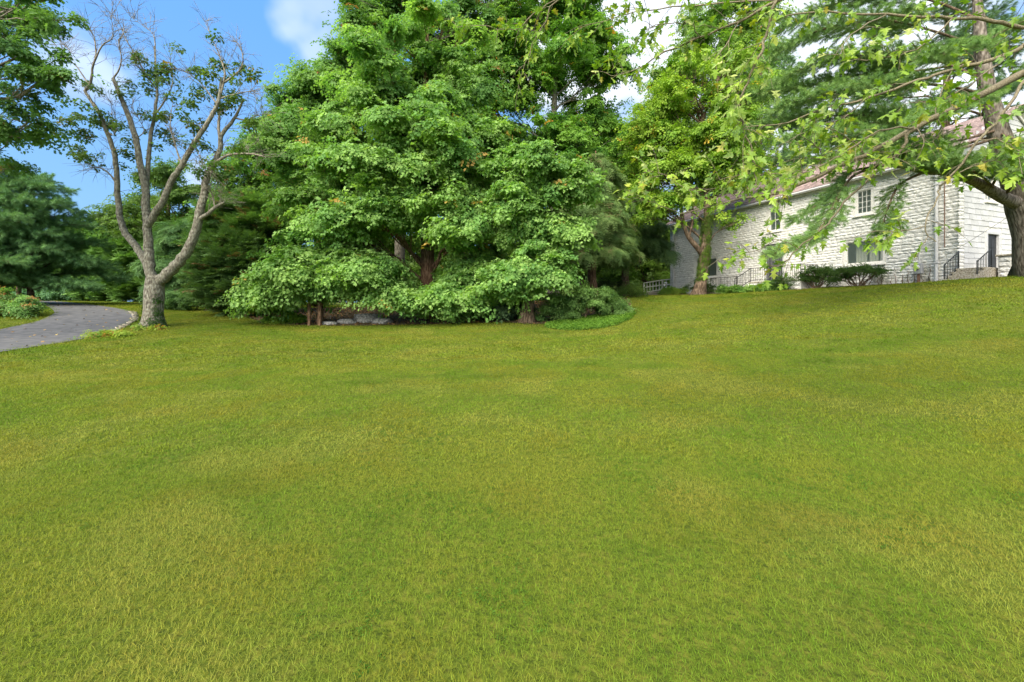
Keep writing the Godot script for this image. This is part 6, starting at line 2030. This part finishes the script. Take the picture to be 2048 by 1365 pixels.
			for q in c:
				var f: Vector3 = w[0][1 + q % 3]
				var ld := (out * 0.6 + rv(rng) * 0.85 + Vector3.DOWN * 0.3).normalized()
				var stalk: Vector3 = f + ld * rng.randf_range(0.03, 0.07)
				tw.tube(PackedVector3Array([f, f.lerp(stalk, 0.5) + Vector3.UP * 0.006, stalk]), PackedFloat32Array([0.0013, 0.001, 0.0009]), 3)
				leaves.append([stalk, ld, rng.randf_range(0.06, 0.105)])
	part("twigs", tw.mesh(), mats["twig_bark"], t)
	var shapes := []
	for k in 6:
		var b := MB.new()
		var bent_outline := []
		for h in SILVER:
			bent_outline.append([h[0] * rng.randf_range(0.93, 1.07), h[1] * rng.randf_range(0.8, 1.1)])
		b.leaf(Vector3(1, 0, 0), Vector3(0, 0, -1), Vector3.ZERO, bent_outline, 1.0, [-0.25, 0.1, 0.3, 0.45, 0.6, -0.1][k], [0.2, 0.35, 0.5, 0.15, 0.3, 0.6][k])
		shapes.append(b.mesh())
	var tints := [Color(0.19, 0.33, 0.03), Color(0.26, 0.39, 0.035), Color(0.13, 0.25, 0.03), Color(0.36, 0.42, 0.05), Color(0.2, 0.33, 0.07), Color(0.42, 0.38, 0.06)]
	var lmats := []
	for k in 6:
		var m: StandardMaterial3D = mats["near_leaf"].duplicate()
		m.vertex_color_use_as_albedo = false
		m.resource_name = "near_leaf_%s" % ["a", "b", "c", "d", "e", "f"][k]
		m.albedo_color = tints[k].linear_to_srgb()
		lmats.append(m)
	leaves.sort_custom(func(a, b): return a[2] / (a[0] + base).length() > b[2] / (b[0] + base).length())
	var in_view := []
	var rest := []
	for l in leaves:
		var w: Vector3 = l[0] + base
		var u := CU + F * w.x / maxf(-w.z, 0.1)
		if in_view.size() < 300 and w.z < -0.5 and u < 2060 and CV - F * (w.y - EYE) / -w.z > -10:
			in_view.append(l)
		else:
			rest.append(l)
	var cl := [Cloud.new(), Cloud.new(), Cloud.new()]
	for k in in_view.size() + rest.size():
		var near := k < in_view.size()
		var l: Array = in_view[k] if near else rest[k - in_view.size()]
		var up := (Vector3.UP + rv(rng) * 0.75).normalized()
		var bs := along(l[1], up, l[2])
		var ti := rng.randi() % 100
		var tint := 0 if ti < 34 else 1 if ti < 62 else 2 if ti < 80 else 4 if ti < 90 else 3 if ti < 97 else 5
		if near:
			var o := part("leaf", shapes[rng.randi() % 6], lmats[tint], t, l[0])
			o.basis = bs
		else:
			cl[rng.randi() % 3].add(bs, l[0], tints[tint])
	for k in 3:
		scatter("leaves", shapes[k * 2], mats["near_leaf"], cl[k], t)
	print("leaves ", leaves.size())

func far_wood() -> void:
	# the wood that closes the horizon all round behind the garden
	var rng := rng_of(801)
	var cl := Cloud.new()
	var lm := MB.new()
	var n := FastNoiseLite.new()
	n.seed = 5
	n.frequency = 0.05
	for k in 260:
		var x := lerpf(-115.0, 95.0, k / 259.0) + rng.randf_range(-1, 1)
		var z := -66.0 - rng.randf_range(0, 16) + absf(x + 10.0) * 0.12
		var g := lay(x, z)
		var h := 9.0 + 4.0 * n.get_noise_2d(x, z) + rng.randf_range(-1.2, 1.6)
		lm.tube(PackedVector3Array([g - Vector3.UP, g + Vector3.UP * h * 0.5, g + Vector3.UP * h * 0.9]), PackedFloat32Array([0.2, 0.15, 0.05]), 5)
		var tone := rng.randf()
		for q in 9:
			var c := g + Vector3(rng.randf_range(-1.6, 1.6), h * rng.randf_range(0.03, 0.9), rng.randf_range(-1.2, 1.2))
			var r := rng.randf_range(0.9, 1.6)
			for s in 34:
				var dir := rv(rng)
				if dir.y < -0.3: dir.y = -dir.y
				var col := Color(0.055, 0.12, 0.035).lerp(Color(0.15, 0.24, 0.06), clampf(tone + rng.randfn(0, 0.2), 0, 1))
				cl.add(frame(dir + Vector3.UP * 0.6, rng, rng.randf_range(2.0, 3.2)), c + dir * r * Vector3(1, 0.75, 1), col)
	var t := thing("far_wood", "distant belt of mixed trees closing the horizon behind the garden", "wood")
	t.set_meta("kind", "stuff")
	part("trunks", lm.mesh(), mats["bark_grey"], t, Vector3.ZERO, "stuff")
	scatter("crowns", meshes["maple_small"], mats["leaf"], cl, t)

func lawn_weeds() -> void:
	var rng := rng_of(811)
	var cl := Cloud.new()
	for k in 60:
		var d := rng.randf_range(1.9, 11.0)
		var x := rng.randf_range(-1.2, 1.2) * d
		for q in rng.randi_range(6, 30):
			var px := x + rng.randfn(0, 0.16)
			var pz := -d + rng.randfn(0, 0.16)
			cl.add(frame(Vector3(rng.randf_range(-0.3, 0.3), 1, rng.randf_range(-0.3, 0.3)), rng, rng.randf_range(0.14, 0.24)), lay(px, pz, 0.014), Color(0.05, 0.14, 0.014).lerp(Color(0.11, 0.22, 0.025), rng.randf()))
	tag(scatter("clover", meshes["oval_small"], mats["leaf"], cl, self), "small darker clover patches scattered in the near lawn", "clover", "", "stuff")
